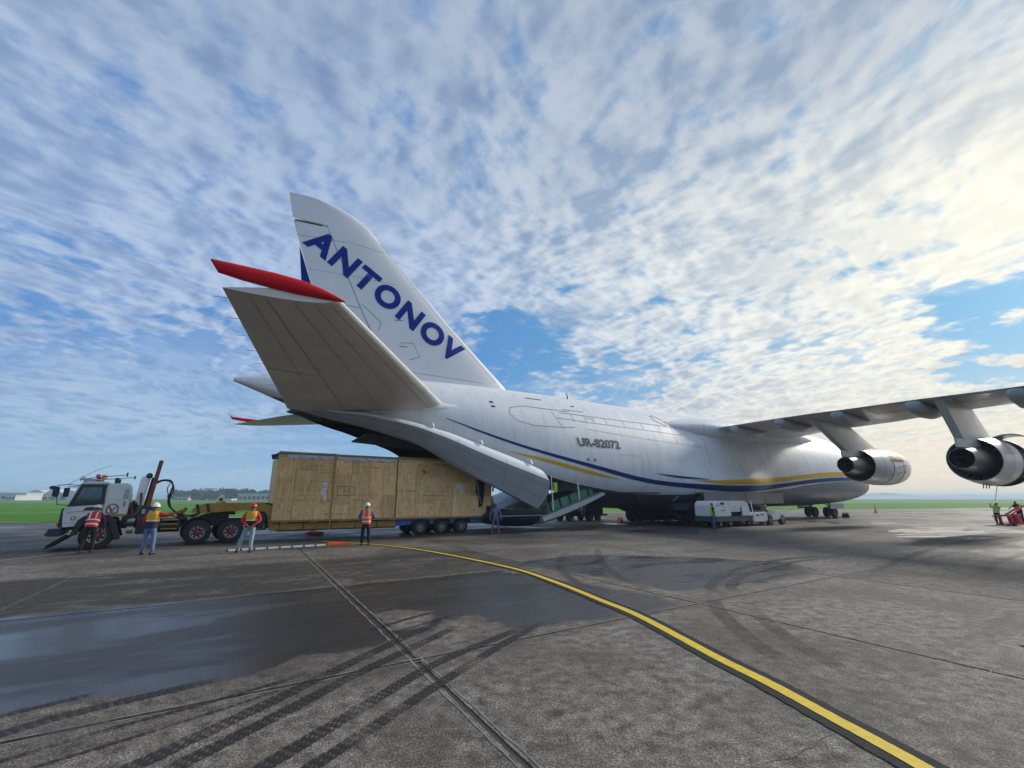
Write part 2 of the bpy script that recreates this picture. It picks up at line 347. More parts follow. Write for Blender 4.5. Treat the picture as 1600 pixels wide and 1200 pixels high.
def tar_sheet():
    m = bpy.data.materials.new('dark_sheeting'); m.use_nodes = True; m.node_tree.nodes.clear(); N = NT(m.node_tree)
    out = N.new('ShaderNodeOutputMaterial'); b = N.new('ShaderNodeBsdfPrincipled'); N.l.new(b.outputs[0], out.inputs[0])
    tc = N.new('ShaderNodeTexCoord').outputs['Object']
    b.inputs['Base Color'].default_value = (.03,.035,.045,1); b.inputs['Roughness'].default_value = .22
    bp = N.new('ShaderNodeBump'); bp.inputs['Strength'].default_value = .9; bp.inputs['Distance'].default_value = .1
    N.put(bp.inputs['Height'], N.noise(N.map(tc, scale=(.7, 3, 1)), 1.2, 3)); N.l.new(bp.outputs[0], b.inputs['Normal']); MAT['dark_sheet'] = m
tar_sheet()
def ground_mat():
    m = bpy.data.materials.new('apron_concrete'); m.use_nodes = True; m.node_tree.nodes.clear(); N = NT(m.node_tree)
    out = N.new('ShaderNodeOutputMaterial'); b = N.new('ShaderNodeBsdfPrincipled'); N.l.new(b.outputs[0], out.inputs[0])
    p = N.new('ShaderNodeNewGeometry').outputs['Position']; x, y, z = N.xyz(p)
    rnd = N.new('ShaderNodeObjectInfo').outputs['Random']
    def attr(nm): return N.new('ShaderNodeAttribute', attribute_name=nm).outputs['Fac']
    wetd, stn, edge = attr('wet'), attr('stain'), attr('edge')
    pr = N.map(p, rot=(0, 0, R(-32.9)))
    fine = N.noise(p, 42, 3, .7); mid = N.noise(p, 5.5, 8, .68); big = N.noise(p, .42, 6, .62, .4); streak = N.noise(N.map(pr, scale=(.12, 1.3, 1)), 1.0, 7, .66, .3)
    agg = N.new('ShaderNodeTexVoronoi'); N.put(agg.inputs['Vector'], p); agg.inputs['Scale'].default_value = 55
    aggc = N.rng(agg.outputs['Distance'], .1, .6, 1, 0)
    col = N.mix(N.rng(mid, .36, .64), (.066,.058,.051), (.265,.243,.215))
    col = N.mix(N.rng(big, .42, .66, 0, .75, True), col, (.07,.058,.049))
    col = N.mix(N.rng(streak, .50, .70, 0, .6, True), col, (.045,.039,.035))
    col = N.vm('SCALE', col, sc=N.rng(fine, .36, .64, .42, 1.7))
    col = N.vm('SCALE', col, sc=N.rng(aggc, 0, 1, .68, 1.22))
    rust = N.noise(p, .8, 5, .6)
    col = N.mix(N.rng(rust, .60, .74, 0, .35, True), col, (.14,.09,.06))
    col = N.vm('SCALE', col, sc=N.rng(rnd, 0, 1, .74, 1.22))
    spv = N.new('ShaderNodeTexVoronoi'); N.put(spv.inputs['Vector'], N.vm('ADD', p, N.vm('SCALE', N.cxyz(mid, big, 0), sc=.5))); spv.inputs['Scale'].default_value = 1.1
    spot = N.m('MULTIPLY', N.rng(spv.outputs['Distance'], .05, .16, 1, 0, True), N.m('GREATER_THAN', N.xyz(spv.outputs['Color'])[0], .62))
    col = N.mix(N.m('MULTIPLY', spot, .7), col, (.03,.024,.020))
    # oily, mossy staining that sits on some slabs
    sm = N.rng(N.m('ADD', stn, N.m('MULTIPLY', N.m('SUBTRACT', N.noise(N.map(pr, scale=(.6,1.4,1)), .9, 8, .7, .6), .5), 1.7)), .40, .66, 0, .96, True)
    col = N.mix(sm, col, N.mix(N.rng(mid, .4, .6), (.016,.015,.012), (.045,.038,.027)))
    col = N.mix(1.0, col, (1.02, .98, .92), 'MULTIPLY')
    # worn pale lip at the joints
    col = N.mix(N.m('MULTIPLY', N.rng(edge, 0, .04, .35, 0), N.rng(mid, .4, .6)), col, (.30,.27,.24))
    # damp areas
    wn = N.m('ADD', wetd, N.m('MULTIPLY', N.m('SUBTRACT', N.noise(p, 1.6, 8, .68), .5), .9))
    wet = N.rng(wn, -.03, .07, 0, 1, True)
    lim = N.m('MULTIPLY', N.rng(wn, -.18, -.02, 0, .55, True), N.rng(wn, .0, .06, 1, 0))
    col = N.mix(lim, col, (.085,.062,.05))
    far = N.rng(y, 12, 30, .15, 1)
    generald = N.rng(N.noise(p, .11, 6, .62, .5), .40, .58, 0, .85, True)
    wall = N.m('MAXIMUM', wet, N.m('MULTIPLY', generald, far))
    wcol = N.mix(N.rng(mid, .3, .7, .15, .45), (.014,.012,.012), (.032,.028,.026))
    wcol = N.vm('SCALE', wcol, sc=N.rng(fine, .3, .7, .7, 1.35))
    col = N.mix(N.m('MULTIPLY', wall, .93), col, wcol)
    N.put(b.inputs['Base Color'], col)
    pud = N.rng(N.noise(N.map(pr, scale=(.5,1.5,1)), .55, 4, .6, .3), .38, .58, .10, .46, True)
    deep = attr('pool')
    dstr = N.m('MULTIPLY', deep, N.rng(N.noise(N.map(p, scale=(.11, 1.0, 1)), .9, 5, .6, .2), .43, .56, 0, 1, True))
    pud = N.mix(dstr, pud, (.06,.06,.06))
    rgh = N.mix(wall, N.cxyz(.88,.88,.88), pud)
    N.put(b.inputs['Roughness'], rgh); b.inputs['Specular IOR Level'].default_value = .5
    bp = N.new('ShaderNodeBump'); N.put(bp.inputs['Strength'], N.m('MULTIPLY', N.m('MULTIPLY', N.rng(wall, 0, 1, .9, .32), N.rng(y, 5, 40, 1, .15)), N.rng(dstr, 0, 1, 1, .02))); bp.inputs['Distance'].default_value = .012
    N.put(bp.inputs['Height'], N.m('ADD', fine, N.m('MULTIPLY', aggc, .4))); N.l.new(bp.outputs[0], b.inputs['Normal'])
    MAT['ground'] = m
ground_mat()
def grass_mat():
    m = bpy.data.materials.new('grass'); m.use_nodes = True; m.node_tree.nodes.clear(); N = NT(m.node_tree)
    out = N.new('ShaderNodeOutputMaterial'); b = N.new('ShaderNodeBsdfPrincipled'); N.l.new(b.outputs[0], out.inputs[0])
    p = N.new('ShaderNodeNewGeometry').outputs['Position']
    n = N.noise(N.map(p, scale=(.3,1,1)), .09, 8, .7); n2 = N.noise(p, 1.5, 6, .7); n3 = N.noise(N.map(p, scale=(.2,1,1)), .02, 4, .6)
    col = N.mix(N.rng(n, .38, .62), (.04,.13,.012), (.13,.30,.025)); col = N.vm('SCALE', col, sc=N.rng(n2, .3, .7, .6, 1.4))
    col = N.mix(N.rng(n3, .5, .7, 0, .5, True), col, (.15,.22,.06))
    N.put(b.inputs['Base Color'], col); b.inputs['Roughness'].default_value = .9; b.inputs['Specular IOR Level'].default_value = .15
    bp = N.new('ShaderNodeBump'); bp.inputs['Strength'].default_value = 1; bp.inputs['Distance'].default_value = .15
    N.put(bp.inputs['Height'], n2); N.l.new(bp.outputs[0], b.inputs['Normal']); MAT['grass'] = m
grass_mat()
def decal_mat(name, rgb, rough, amt, tread=True):
    m = bpy.data.materials.new(name); m.use_nodes = True; m.node_tree.nodes.clear(); N = NT(m.node_tree)
    out = N.new('ShaderNodeOutputMaterial'); b = N.new('ShaderNodeBsdfPrincipled'); t = N.new('ShaderNodeBsdfTransparent'); mx = N.new('ShaderNodeMixShader')
    uv = N.new('ShaderNodeUVMap').outputs[0]; u, v, _ = N.xyz(uv); p = N.new('ShaderNodeNewGeometry').outputs['Position']
    n = N.noise(p, 3.5, 8, .72); nf = N.noise(p, 60, 3, .7)
    across = N.m('ABSOLUTE', N.m('SUBTRACT', v, .5))
    edge = N.rng(N.m('ADD', across, N.m('ADD', N.m('MULTIPLY', N.m('SUBTRACT', n, .5), .35), N.m('MULTIPLY', N.m('SUBTRACT', nf, .5), .16))), .38, .47, 1, 0, True)
    a = N.m('MULTIPLY', edge, N.rng(N.m('ADD', n, N.m('MULTIPLY', nf, .35)), .42, .80, .25, 1))
    if tread:
        zig = N.m('ADD', N.m('MULTIPLY', u, 11), N.m('MULTIPLY', N.m('ABSOLUTE', N.m('SUBTRACT', N.m('MODULO', N.m('MULTIPLY', v, 4), 1), .5)), .9))
        tr = N.rng(N.m('ABSOLUTE', N.m('SUBTRACT', N.m('FRACT', zig), .5)), .10, .22, .18, 1, True)
        a = N.m('MULTIPLY', a, tr)
    ends = N.m('MULTIPLY', N.rng(N.noise(p, .9, 4, .6), .36, .56, .35, 1, True), N.new('ShaderNodeAttribute', attribute_name='fade').outputs['Fac'])
    a = N.m('MULTIPLY', N.m('MULTIPLY', a, ends), amt, clamp=True)
    b.inputs['Base Color'].default_value = (*rgb, 1); b.inputs['Roughness'].default_value = rough
    N.put(mx.inputs[0], a); N.l.new(t.outputs[0], mx.inputs[1]); N.l.new(b.outputs[0], mx.inputs[2]); N.l.new(mx.outputs[0], out.inputs[0]); MAT[name] = m
decal_mat('track_wet', (.017,.012,.010), .6, 1.35)
decal_mat('track_faint', (.03,.024,.018), .7, .45, False)
decal_mat('track_skid', (.018,.017,.017), .45, 1.1, False)
# ------------------------------------------------------------------ ground: base sheet, grass, slabs
def sdf(poly, x, y):      # signed distance, positive inside
    dmin = 1e9; ins = False; n = len(poly)
    for i in range(n):
        x1, y1 = poly[i]; x2, y2 = poly[(i+1) % n]
        dx, dy = x2-x1, y2-y1; t = max(0, min(1, ((x-x1)*dx+(y-y1)*dy)/(dx*dx+dy*dy)))
        d = (x-x1-t*dx)**2+(y-y1-t*dy)**2
        if d < dmin: dmin = d
        if (y1 > y) != (y2 > y) and x < (x2-x1)*(y-y1)/(y2-y1)+x1: ins = not ins
    d = math.sqrt(dmin); return d if ins else -d
W1 = [(-16,4.2),(-11.49,7.44),(-9.05,8.75),(-6.65,10.2),(-3.89,11.85),(-0.37,14.05),(0.52,13.16),(2.32,11.4),(3.19,10.5),(3.29,9.68),(2.43,8.95),(1.64,8.7),(0.76,8.32),(0.0,8.02),(-0.64,8.88),(-1.13,8.7),(-1.28,7.77),(-1.89,7.35),(-2.3,6.92),(-2.78,6.62),(-3.02,6.12),(-3.36,5.93),(-3.79,5.69),(-4.18,5.55),(-4.68,5.29),(-4.96,5.01),(-6.18,4.24),(-9,2.5)]
DRY = [(-2.49,8.88),(-2.23,9.46),(-1.42,9.07),(-1.4,8.21),(-1.95,7.95)]
W2 = [(0.2,16.0),(2.55,18.0),(4.75,17.7),(7.28,16.96),(9.19,15.97),(9.34,14.3),(7.72,12.86),(5.48,11.72),(3.69,10.98),(2.69,12.66),(1.48,13.94)]
POOL = [(25.5,31.8),(30.5,35.2),(33.5,34.4),(29.2,30.6),(31.5,31.4),(29.5,29.0),(23.5,25.6),(20.88,25.2),(21.5,27.0),(25.2,29.6),(23.4,29.4)]
CA, SA = math.cos(R(32.9)), math.sin(R(32.9))
CB, SB = math.cos(R(119.9)), math.sin(R(119.9)); DET = CA*SB-SA*CB
def to_ab(x, y): return (x*SB-y*CB)/DET, (CA*y-SA*x)/DET
def to_xy(a, b): return a*CA+b*CB, a*SA+b*SB
A0, B0 = to_ab(-1.25, 6.57); DA, DB = 5.98, 5.72
STAIN = {(-1,1):.42, (-2,1):.5, (-3,1):.3, (-1,0):.05, (0,1):.38, (1,1):.2, (0,2):.12, (-2,2):.1, (1,2):.22, (1,3):.25, (2,2):.2}
def stain(x, y):
    a, b = to_ab(x, y); i = math.floor((a-A0)/DA); j = math.floor((b-B0)/DB)
    v = 1.55*STAIN.get((i, j), .08 if y < 16 else .17)
    fa = (a-A0)/DA-i; fb = (b-B0)/DB-j
    return v*min(1, min(fb, 1-fb)*12)
def wet_at(x, y):
    if -17 < x < 5 and 1 < y < 17: w = max(sdf(W1, x, y), -2)
    else: w = -2
    if w > -.6: w = min(w, -sdf(DRY, x, y)+.02)
    if -3 < x < 12 and 8 < y < 21: w = max(w, min(sdf(W2, x, y), .6)-.05)
    if 15 < x < 42 and 20 < y < 42: w = max(w, sdf(POOL, x, y))
    return w
GM = MAT['ground']
# one sheet to the horizon under everything
gb = MB(); q = 14000
gb.add([(-q,-q,-.055),(q,-q,-.055),(q,q,-.055),(-q,q,-.055)], [(0,1,2,3)])
tag(gb.build('grass_field', MAT['grass'], fix=False), kind='structure')
# apron: everything on the near side of the grass edge
ap = MB(); ap.add([(-420,-300,-.014),(600,-300,-.014),(600,325,-.014),(84.6,96.4,-.014),(23.3,76.5,-.014),(-29,56,-.014),(-43.4,41.2,-.014),(-90,22,-.014),(-420,-110,-.014)], [tuple(range(9))])
apron = tag(ap.build('apron', GM, fix=False), kind='structure')
def set_attr(me, name, f):
    a = me.attributes.new(name, 'FLOAT', 'POINT'); a.data.foreach_set('value', [f(v) for v in me.vertices])
set_attr(apron.data, 'wet', lambda v: -2); set_attr(apron.data, 'stain', lambda v: .1); set_attr(apron.data, 'edge', lambda v: 1); set_attr(apron.data, 'pool', lambda v: 0)
# slabs one can tell apart
rnd = random.Random(4)
for i in range(-8, 13):
    for j in range(-4, 9):
        a0 = A0+i*DA; b0 = B0+j*DB; cx, cy = to_xy(a0+DA/2, b0+DB/2)
        if cy < -4 or cy > 44 or abs(cx) > 1.25*max(cy, 0)+12: continue
        near = cy < 16
        n = 40 if near else 16
        g = .022 if rnd.random() < .8 else .03
        if (i, j) in ((-1,0),(0,0),(-1,-1),(0,-1)): g = .03
        vs_, fs_ = [], []
        for q2 in range(n+1):
            for p2 in range(n+1):
                a = a0+g+(DA-2*g)*p2/n; b = b0+g+(DB-2*g)*q2/n
                x, y = to_xy(a, b); vs_.append((x, y, 0))
        for q2 in range(n):
            for p2 in range(n):
                k = q2*(n+1)+p2; fs_.append((k, k+1, k+n+2, k+n+1))
        # edge faces
        rim = [p2 for p2 in range(n+1)]+[q2*(n+1)+n for q2 in range(1, n+1)]+[n*(n+1)+p2 for p2 in range(n-1, -1, -1)]+[q2*(n+1) for q2 in range(n-1, 0, -1)]
        base = len(vs_); vs_ += [(vs_[k][0], vs_[k][1], -.012) for k in rim]
        for k in range(len(rim)): k2 = (k+1) % len(rim); fs_.append((rim[k], base+k, base+k2, rim[k2]))
        m = MB(); m.add(vs_, fs_); o = m.build('concrete_slab', GM, apron, fix=False)
        me = o.data
        set_attr(me, 'wet', lambda v: wet_at(v.co.x, v.co.y)); set_attr(me, 'stain', lambda v: stain(v.co.x, v.co.y))
        def ed(v):
            a, b = to_ab(v.co.x, v.co.y); return min(a-a0-g, a0+DA-g-a, b-b0-g, b0+DB-g-b)
        set_attr(me, 'edge', ed); set_attr(me, 'pool', lambda v: 1 if (v.co.x > 15 and v.co.y > 20 and sdf(POOL, v.co.x, v.co.y) > .15) else 0)
        me.polygons.foreach_set('use_smooth', [False]*len(me.polygons))
# joint sealant between slabs
js = MB()
for i in range(-8, 14):
    a = A0+i*DA; w = .05; p = [to_xy(a-w, -20), to_xy(a+w, -20), to_xy(a+w, 58), to_xy(a-w, 58)]; js.add([(x, y, -.009) for x, y in p], [(0,1,2,3)])
for j in range(-4, 10):
    b = B0+j*DB; w = .05; p = [to_xy(-50, b-w), to_xy(80, b-w), to_xy(80, b+w), to_xy(-50, b+w)]; js.add([(x, y, -.0075) for x, y in p], [(0,1,2,3)])
tag(js.build('joint_sealant', MAT['sealant'], apron, fix=False), kind='stuff')
# raised, weathered lips beside the two wide joints nearest the camera
jl = MB()
for off in (-.075, .075):
    for (c0, c1) in ((-8, 17.5),):
        pts = []
        n = 150
        for k in range(n+1):
            b = c0+(c1-c0)*k/n; wob = .006*math.sin(b*7.3)+.004*math.sin(b*17.1)
            hw = .011+.005*math.sin(b*11+off*40); pts.append((b, off+wob, hw))
        for k in range(n):
            (b1, o1, h1), (b2, o2, h2) = pts[k], pts[k+1]
            q4 = [to_xy(A0+o1-h1, b1), to_xy(A0+o1+h1, b1), to_xy(A0+o2+h2, b2), to_xy(A0+o2-h2, b2)]
            jl.add([(x, y, .004) for x, y in q4], [(0,1,2,3)])
for off in (-.05, .045):
    n = 240; c0, c1 = -22, 40
    for k in range(n):
        b1 = c0+(c1-c0)*k/n; b2 = c0+(c1-c0)*(k+1)/n; f = lambda b: off+.006*math.sin(b*5.3)
        h = .010+.004*math.sin(k*1.7)
        q4 = [to_xy(b1, B0+f(b1)-h), to_xy(b2, B0+f(b2)-h), to_xy(b2, B0+f(b2)+h), to_xy(b1, B0+f(b1)+h)]
        jl.add([(x, y, .0045) for x, y in q4], [(0,1,2,3)])
tag(jl.build('joint_lip', MAT['joint_lip'], apron, fix=False), kind='stuff')
# cracks wandering over the concrete
ck = random.Random(21)
for cx, cy, an, ln in ((1.6,5.2,2.2,2.2),(4.2,8.0,.2,3.0),(-3.2,4.9,1.0,1.6),(6.5,9.5,2.6,3.5),(-6,12.6,.4,3),(5.2,5.6,1.2,1.8),(8.5,14,.3,5),(-1.9,15.2,1.9,2.6),(2.0,4.2,.5,1.2)):
    m = MB(); x, y, a = cx, cy, an; n = int(ln/.09); pts = []
    for k in range(n): pts.append((x, y)); a += ck.uniform(-.42, .42); a += (an-a)*.12; x += .09*math.cos(a); y += .09*math.sin(a)
    for k in range(n-1):
        (x0, y0), (x1, y1) = pts[k], pts[k+1]; w0, w1 = .006*(1-abs(2*k/n-1))+.0015, .006*(1-abs(2*(k+1)/n-1))+.0015; m.add([(x0, y0-w0, .0035), (x1, y1-w1, .0035), (x1, y1+w1, .0035), (x0, y0+w0, .0035)], [(0,1,2,3)])
    tag(m.build('crack', MAT['sealant'], apron, fix=False), kind='stuff')
# painted lines and tyre marks: sheets a few mm above the slabs
def spline(P, n=10):
    out = []
    for i in range(len(P)-1):
        p0 = P[max(0, i-1)]; p1 = P[i]; p2 = P[i+1]; p3 = P[min(len(P)-1, i+2)]
        for k in range(n):
            t = k/n; out.append(tuple(.5*((2*b)+(c-a)*t+(2*a-5*b+4*c-d)*t*t+(-a+3*b-3*c+d)*t**3) for a, b, c, d in zip(p0, p1, p2, p3)))
    out.append(tuple(P[-1])); return out
def ribbon(name, P, w, z, mat, kind='structure', parent=None, off=0, jit=0):
    pts = spline(P, 12); vs_, fs_, us = [], [], []; L = 0
    for i, p in enumerate(pts):
        a = pts[max(0, i-1)]; b = pts[min(len(pts)-1, i+1)]; tx, ty = b[0]-a[0], b[1]-a[1]; l = math.hypot(tx, ty) or 1; tx /= l; ty /= l
        if i: L += math.hypot(p[0]-pts[i-1][0], p[1]-pts[i-1][1])
        j1 = rnd.uniform(-jit, jit); j2 = rnd.uniform(-jit, jit)
        vs_ += [(p[0]-ty*(off-w/2+j1), p[1]+tx*(off-w/2+j1), z), (p[0]-ty*(off+w/2+j2), p[1]+tx*(off+w/2+j2), z)]; us.append(L)
    for i in range(len(pts)-1): fs_.append((2*i, 2*i+1, 2*i+3, 2*i+2))
    m = MB(); m.add(vs_, fs_); o = m.build(name, MAT[mat], parent, fix=False)
    uv = o.data.uv_layers.new(name='UVMap')
    for lp in o.data.loops:
        k = lp.vertex_index; uv.data[lp.index].uv = (us[k//2], float(k % 2))
    fa = o.data.attributes.new('fade', 'FLOAT', 'POINT'); Lt = us[-1]; fa.data.foreach_set('value', [min(1, min(us[k//2], Lt-us[k//2])/(.12*Lt)) for k in range(2*len(us))])
    return tag(o, kind=kind)
YL = [(-9.47,23.34),(-6.32,21.76),(-4.34,20.12),(-2.4,17.9),(0.0,14.55),(1.12,12.11),(1.85,10.08),(2.29,8.79),(2.72,6.66),(2.93,5.81),(3.08,4.98),(3.22,4.16),(3.28,3.3),(3.3,1.5)]
ribbon('taxi_line_border', YL, .40, .009, 'line_border', off=.0, jit=.006)
ribbon('taxi_line', YL, .155, .0135, 'yellow_line', jit=.003)
ribbon('taxi_line', [(-19,8),(-17.8,13.5),(-17.4,17.0),(-16.8,19.6),(-14.5,24.5)], .14, .009, 'line_faded')
ribbon('taxi_line', [(40.76,46.5),(39.2,41.5),(38.71,38.2),(40.3,35.2),(50,31)], .45, .009, 'line_faded')
ribbon('apron_marking', [(25.16,41.84),(27.13,39.73)], .42, .009, 'line_white')
ribbon('apron_marking', [(29,47.5),(35,44.2)], .3, .009, 'line_white')
ribbon('apron_edge_line', [(-60,32.5),(-43,39.2),(-29,53.5),(23.3,74.6),(84,94.2),(300,185)], .9, .0, 'concrete_far')
for P, w, mt, nm in (([(-3.5,2.9),(-3.08,3.94),(-2.57,5.17),(-2.19,6.17),(-1.71,7.38),(-1.14,8.74)],.22,'track_wet','tyre_track'),
    ([(-3.0,2.9),(-2.72,3.94),(-2.27,5.07),(-1.86,6.12),(-1.47,6.95),(-0.86,8.32)],.21,'track_wet','tyre_track'),
    ([(-2.4,2.9),(-2.06,3.91),(-1.57,5.07),(-1.01,6.38),(-0.4,7.3),(0.3,8.3)],.20,'track_wet','tyre_track'),
    ([(-2.1,2.9),(-1.69,3.91),(-1.22,4.94),(-0.84,5.78),(-0.18,7.14),(0.56,8.53)],.18,'track_wet','tyre_track'),
    ([(-5.9,3.9),(-5.2,4.7),(-4.85,5.15),(-4.5,5.6)],.12,'track_wet','tyre_track'),
    ([(-5.4,3.6),(-4.71,4.48),(-4.29,5.1),(-3.4,5.95)],.22,'track_wet','tyre_track'),
    ([(-4.9,3.3),(-4.12,4.24),(-3.69,4.76),(-3.01,5.46),(-2.4,6.2)],.09,'track_wet','tyre_track'),
    ([(-4.5,3.3),(-3.9,4.0),(-3.2,4.8),(-2.5,5.7)],.07,'track_wet','tyre_track'),
    ([(-2.3,7.9),(-1.8,8.7),(-1.35,9.2)],.12,'track_wet','tyre_track'),([(-2.0,7.7),(-1.5,8.3),(-1.1,8.9)],.13,'track_wet','tyre_track'),
    ([(4.6,10.9),(4.75,11.6),(5.41,12.66),(6.67,14.3),(8.94,16.29),(11.65,17.7)],.30,'track_skid','tyre_track'),
    ([(5.1,10.9),(5.25,11.6),(5.91,12.66),(7.05,13.94),(9.01,15.66),(12.89,18.1)],.30,'track_skid','tyre_track'),
    ([(4.3,10.4),(3.9,9.2),(3.6,7.6),(3.5,6.2)],.34,'track_faint','tyre_track'),([(4.9,10.2),(4.5,9.0),(4.15,7.3),(4.1,6.0)],.32,'track_faint','tyre_track'),
    ([(2.2,19),(1.6,16),(1.5,13.2),(2.1,10.8)],.3,'track_faint','tyre_track'),([(3.6,20),(3.0,16),(2.9,13.2),(3.2,10.8)],.3,'track_faint','tyre_track'),
    ([(9,12.5),(14,17),(22,23),(34,29)],.35,'track_faint','tyre_track'),([(12,12.5),(17,16.5),(26,22),(38,27)],.35,'track_faint','tyre_track')):
    ribbon(nm, P, w, .005 if mt == 'track_wet' else (.0065 if mt == 'track_skid' else .0052), mt)

# ------------------------------------------------------------------ far side of the field
ribbon('runway', [(-900,250),(0,262),(1200,290)], 30, -.03, 'runway_grey')
hl = MB(); hr = random.Random(3)
n = 90; ring0, ring1 = [], []
for k in range(n+1):
    x = 300+k*95; y = 6200; h = 30+22*math.sin(k*.21)+14*math.sin(k*.53+1)+hr.uniform(0, 10)+70*math.exp(-((x-5750)/170)**2)
    ring0.append((x, y, -1)); ring1.append((x, y+900+hr.uniform(-60, 60), h))
hl.loft([ring0, ring1, [(p[0], p[1]+2500, -1) for p in ring1]], False, False)
tag(hl.build('hills', MAT['leaf_dark'], smooth=True), kind='structure')

def tree(seed, h, w):
    r = random.Random(seed); t = empty('tree', (0,0,0))
    m = MB(); m.tube([(0,0,0),(0.1,0,h*.25),(0,.1,h*.5)], [w*.05, w*.035, w*.02], 6)
    for k in range(5):
        a = r.uniform(0, 2*PI); m.tube([(0,0,h*.25),(math.cos(a)*w*.3, math.sin(a)*w*.3, h*.6)], [w*.02, w*.008], 5)
    m.build('trunk', MAT['bark'], t)
    c = MB()
    lobes = [(r.uniform(-.36, .36)*w, r.uniform(-.3, .3)*w, r.uniform(.30, .80)*h, r.uniform(.2, .30)*w) for _ in range(9)]
    for _ in range(900):
        lx, ly, lz, lr = r.choice(lobes); v = Vector((r.gauss(0,1), r.gauss(0,1), r.gauss(0,1))).normalized()*lr*r.uniform(.6, 1.1)
        p = Vector((lx, ly, lz))+v; p.z = max(h*.12, p.z); s = r.uniform(.45, 1.0)
        ax = Vector((r.gauss(0,1), r.gauss(0,1), r.gauss(0,1))).normalized(); bx = ax.orthogonal().normalized()
        c.add([p+ax*s, p+bx*s, p-ax*s*.8, p-bx*s], [(0,1,2,3)])
    c.build('crown', MAT['leaf_dark'], t, fix=False); return t
protos = [tree(1, 11.5, 13), tree(2, 10, 15), tree(5, 12, 11)]
tl = []
def place_tree(i, x, y, sc, rz, label, group):
    t = protos[i] if i not in tl else copy_tree(protos[i])
    tl.append(i); t.location = (x, y, -.05); t.rotation_euler.z = rz; t.scale = (sc,)*3
    tag(t, label, 'tree', group)
ORD = ['first','second','third','fourth','fifth','sixth','seventh','eighth','ninth','tenth','eleventh','twelfth','thirteenth','fourteenth','fifteenth','sixteenth','seventeenth','eighteenth','nineteenth','twentieth','twenty-first','twenty-second','twenty-third','twenty-fourth']
tr = random.Random(11)
for k in range(24):
    px = 275+k*6.6+tr.uniform(-2, 2); Y = 545+tr.uniform(-25, 45); x = (px-800)/722*Y
    place_tree(k % 3, x, Y, tr.uniform(.85, 1.18), tr.uniform(0, 6), f'hazy broad-crowned tree, {ORD[k]} from the left in the row across the airfield', 'trees in the row across the airfield')
for q_, (px, sc) in enumerate(((4,.6),(20,.55),(50,.50),(66,.55),(83,.55),(99,.45))):
    Y = 600; place_tree(1, (px-800)/722*Y, Y, sc, px, f'small round tree, {ORD[q_]} from the left before the far white buildings', 'small trees before the white domes')
def far_building(px0, px1, Y, h, dep, label, name='hangar', roof='flat', wall='far_wall', rmat='far_roof', wins=0):
    x0, x1 = (px0-800)/722*Y, (px1-800)/722*Y; t = empty(name, ((x0+x1)/2, Y, -.05), 0, label, 'building'); w = (x1-x0)/2
    m = MB(); m.box(-w, w, 0, dep, 0, h*.82); m.build('wall', MAT[wall], t)
    m = MB()
    if roof == 'arch':
        rings = [[(-w-.3+2*(w+.3)*k/10, yy, h*.82+h*.5*math.sin(PI*k/10)) for k in range(11)] for yy in (-.4, dep+.4)]; m.loft(rings, False, False)
        m.add([(p[0], -.4, p[2]) for p in rings[0]], [tuple(range(11))])
    else: m.box(-w-.5, w+.5, -.6, dep+.6, h*.82, h)
    m.build('roof', MAT[rmat], t)
    for k in range(wins):
        xx = -w+(k+.5)*2*w/wins; ww = w/wins*.72
        m = MB(); m.box(xx-ww, xx+ww, -.12, -.02, h*.18, h*.6); m.build('window', MAT['far_dark'], t)
    return t
far_building(372, 436, 470, 7.2, 18, 'long pale hangar with dark openings, just left of the wooden crate', wins=9)
far_building(272, 292, 520, 4, 12, 'low pale shed before the dark tree row', name='shed', wins=3)
far_building(340, 362, 500, 2.2, 10, 'very low white shelter at the foot of the tree row', name='shed', wins=0)
far_building(-14, 40, 560, 9, 20, 'stepped white terminal building at the far left edge', name='terminal_building', wins=7)
far_building(8, 24, 540, 6.2, 12, 'small white annex before the stepped terminal at the left edge', name='terminal_building', wins=3)
for a, b, hh, lb in ((38, 70, 10.5, 'white arched storage hall, left of the three beside the truck'), (70, 96, 11.5, 'white arched storage hall, middle of the three beside the truck'), (94, 124, 10, 'white arched storage hall, right of the three, behind the truck mirror')):
    far_building(a, b, 640, hh, 30, lb, name='storage_hall', roof='arch', rmat='far_wall')
ct = far_building(797, 835, 360, 6.5, 14, 'grey stepped office block seen in the gap right of the crate', name='office_block', wins=6)
m = MB(); m.box(-16, -9, 3, 11, 6.5, 9.8); m.build('upper_storey', MAT['far_roof'], ct)
m = MB(); m.box(-8.9, 0, 3, 11, 6.5, 8.2); m.build('upper_storey', MAT['far_wall'], ct)
far_building(776, 800, 380, 4.5, 12, 'low pale shed at the foot of the office block', name='shed', wins=3)
def pole(px, Y, h, label, arms=True):
    t = empty('floodlight_pole', ((px-800)/722*Y, Y, -.05), 0, label, 'light pole', 'floodlight poles')
    m = MB(); m.tube([(0,0,0),(0,0,h)], [Y*.0011, Y*.0006], 6); m.build('pole', MAT['far_dark'], t)
    if arms:
        m = MB(); m.box(-Y*.006, Y*.006, -.2, .2, h-Y*.002, h-Y*.0005); m.build('crossarm', MAT['far_dark'], t)
        for q in (-1, 0, 1): m = MB(); m.box(q*Y*.005-.3, q*Y*.005+.3, -.4, .2, h-Y*.0035, h-Y*.0022); m.build('lamp', MAT['far_dark'], t)
pole(333, 620, 15.5, 'floodlight pole rising over the tree row, left of the long hangar'); pole(380, 600, 15, 'floodlight pole behind the long pale hangar')
pole(781, 140, 5.6, 'dark pole in the gap between crate and clamshell door', False)
pole(807, 330, 6, 'slim pole beside the office block behind the door', False)
t = empty('billboard', ((324-800)/722*600, 600, -.05), 0, 'small blank billboard raised on legs above the tree row', 'billboard')
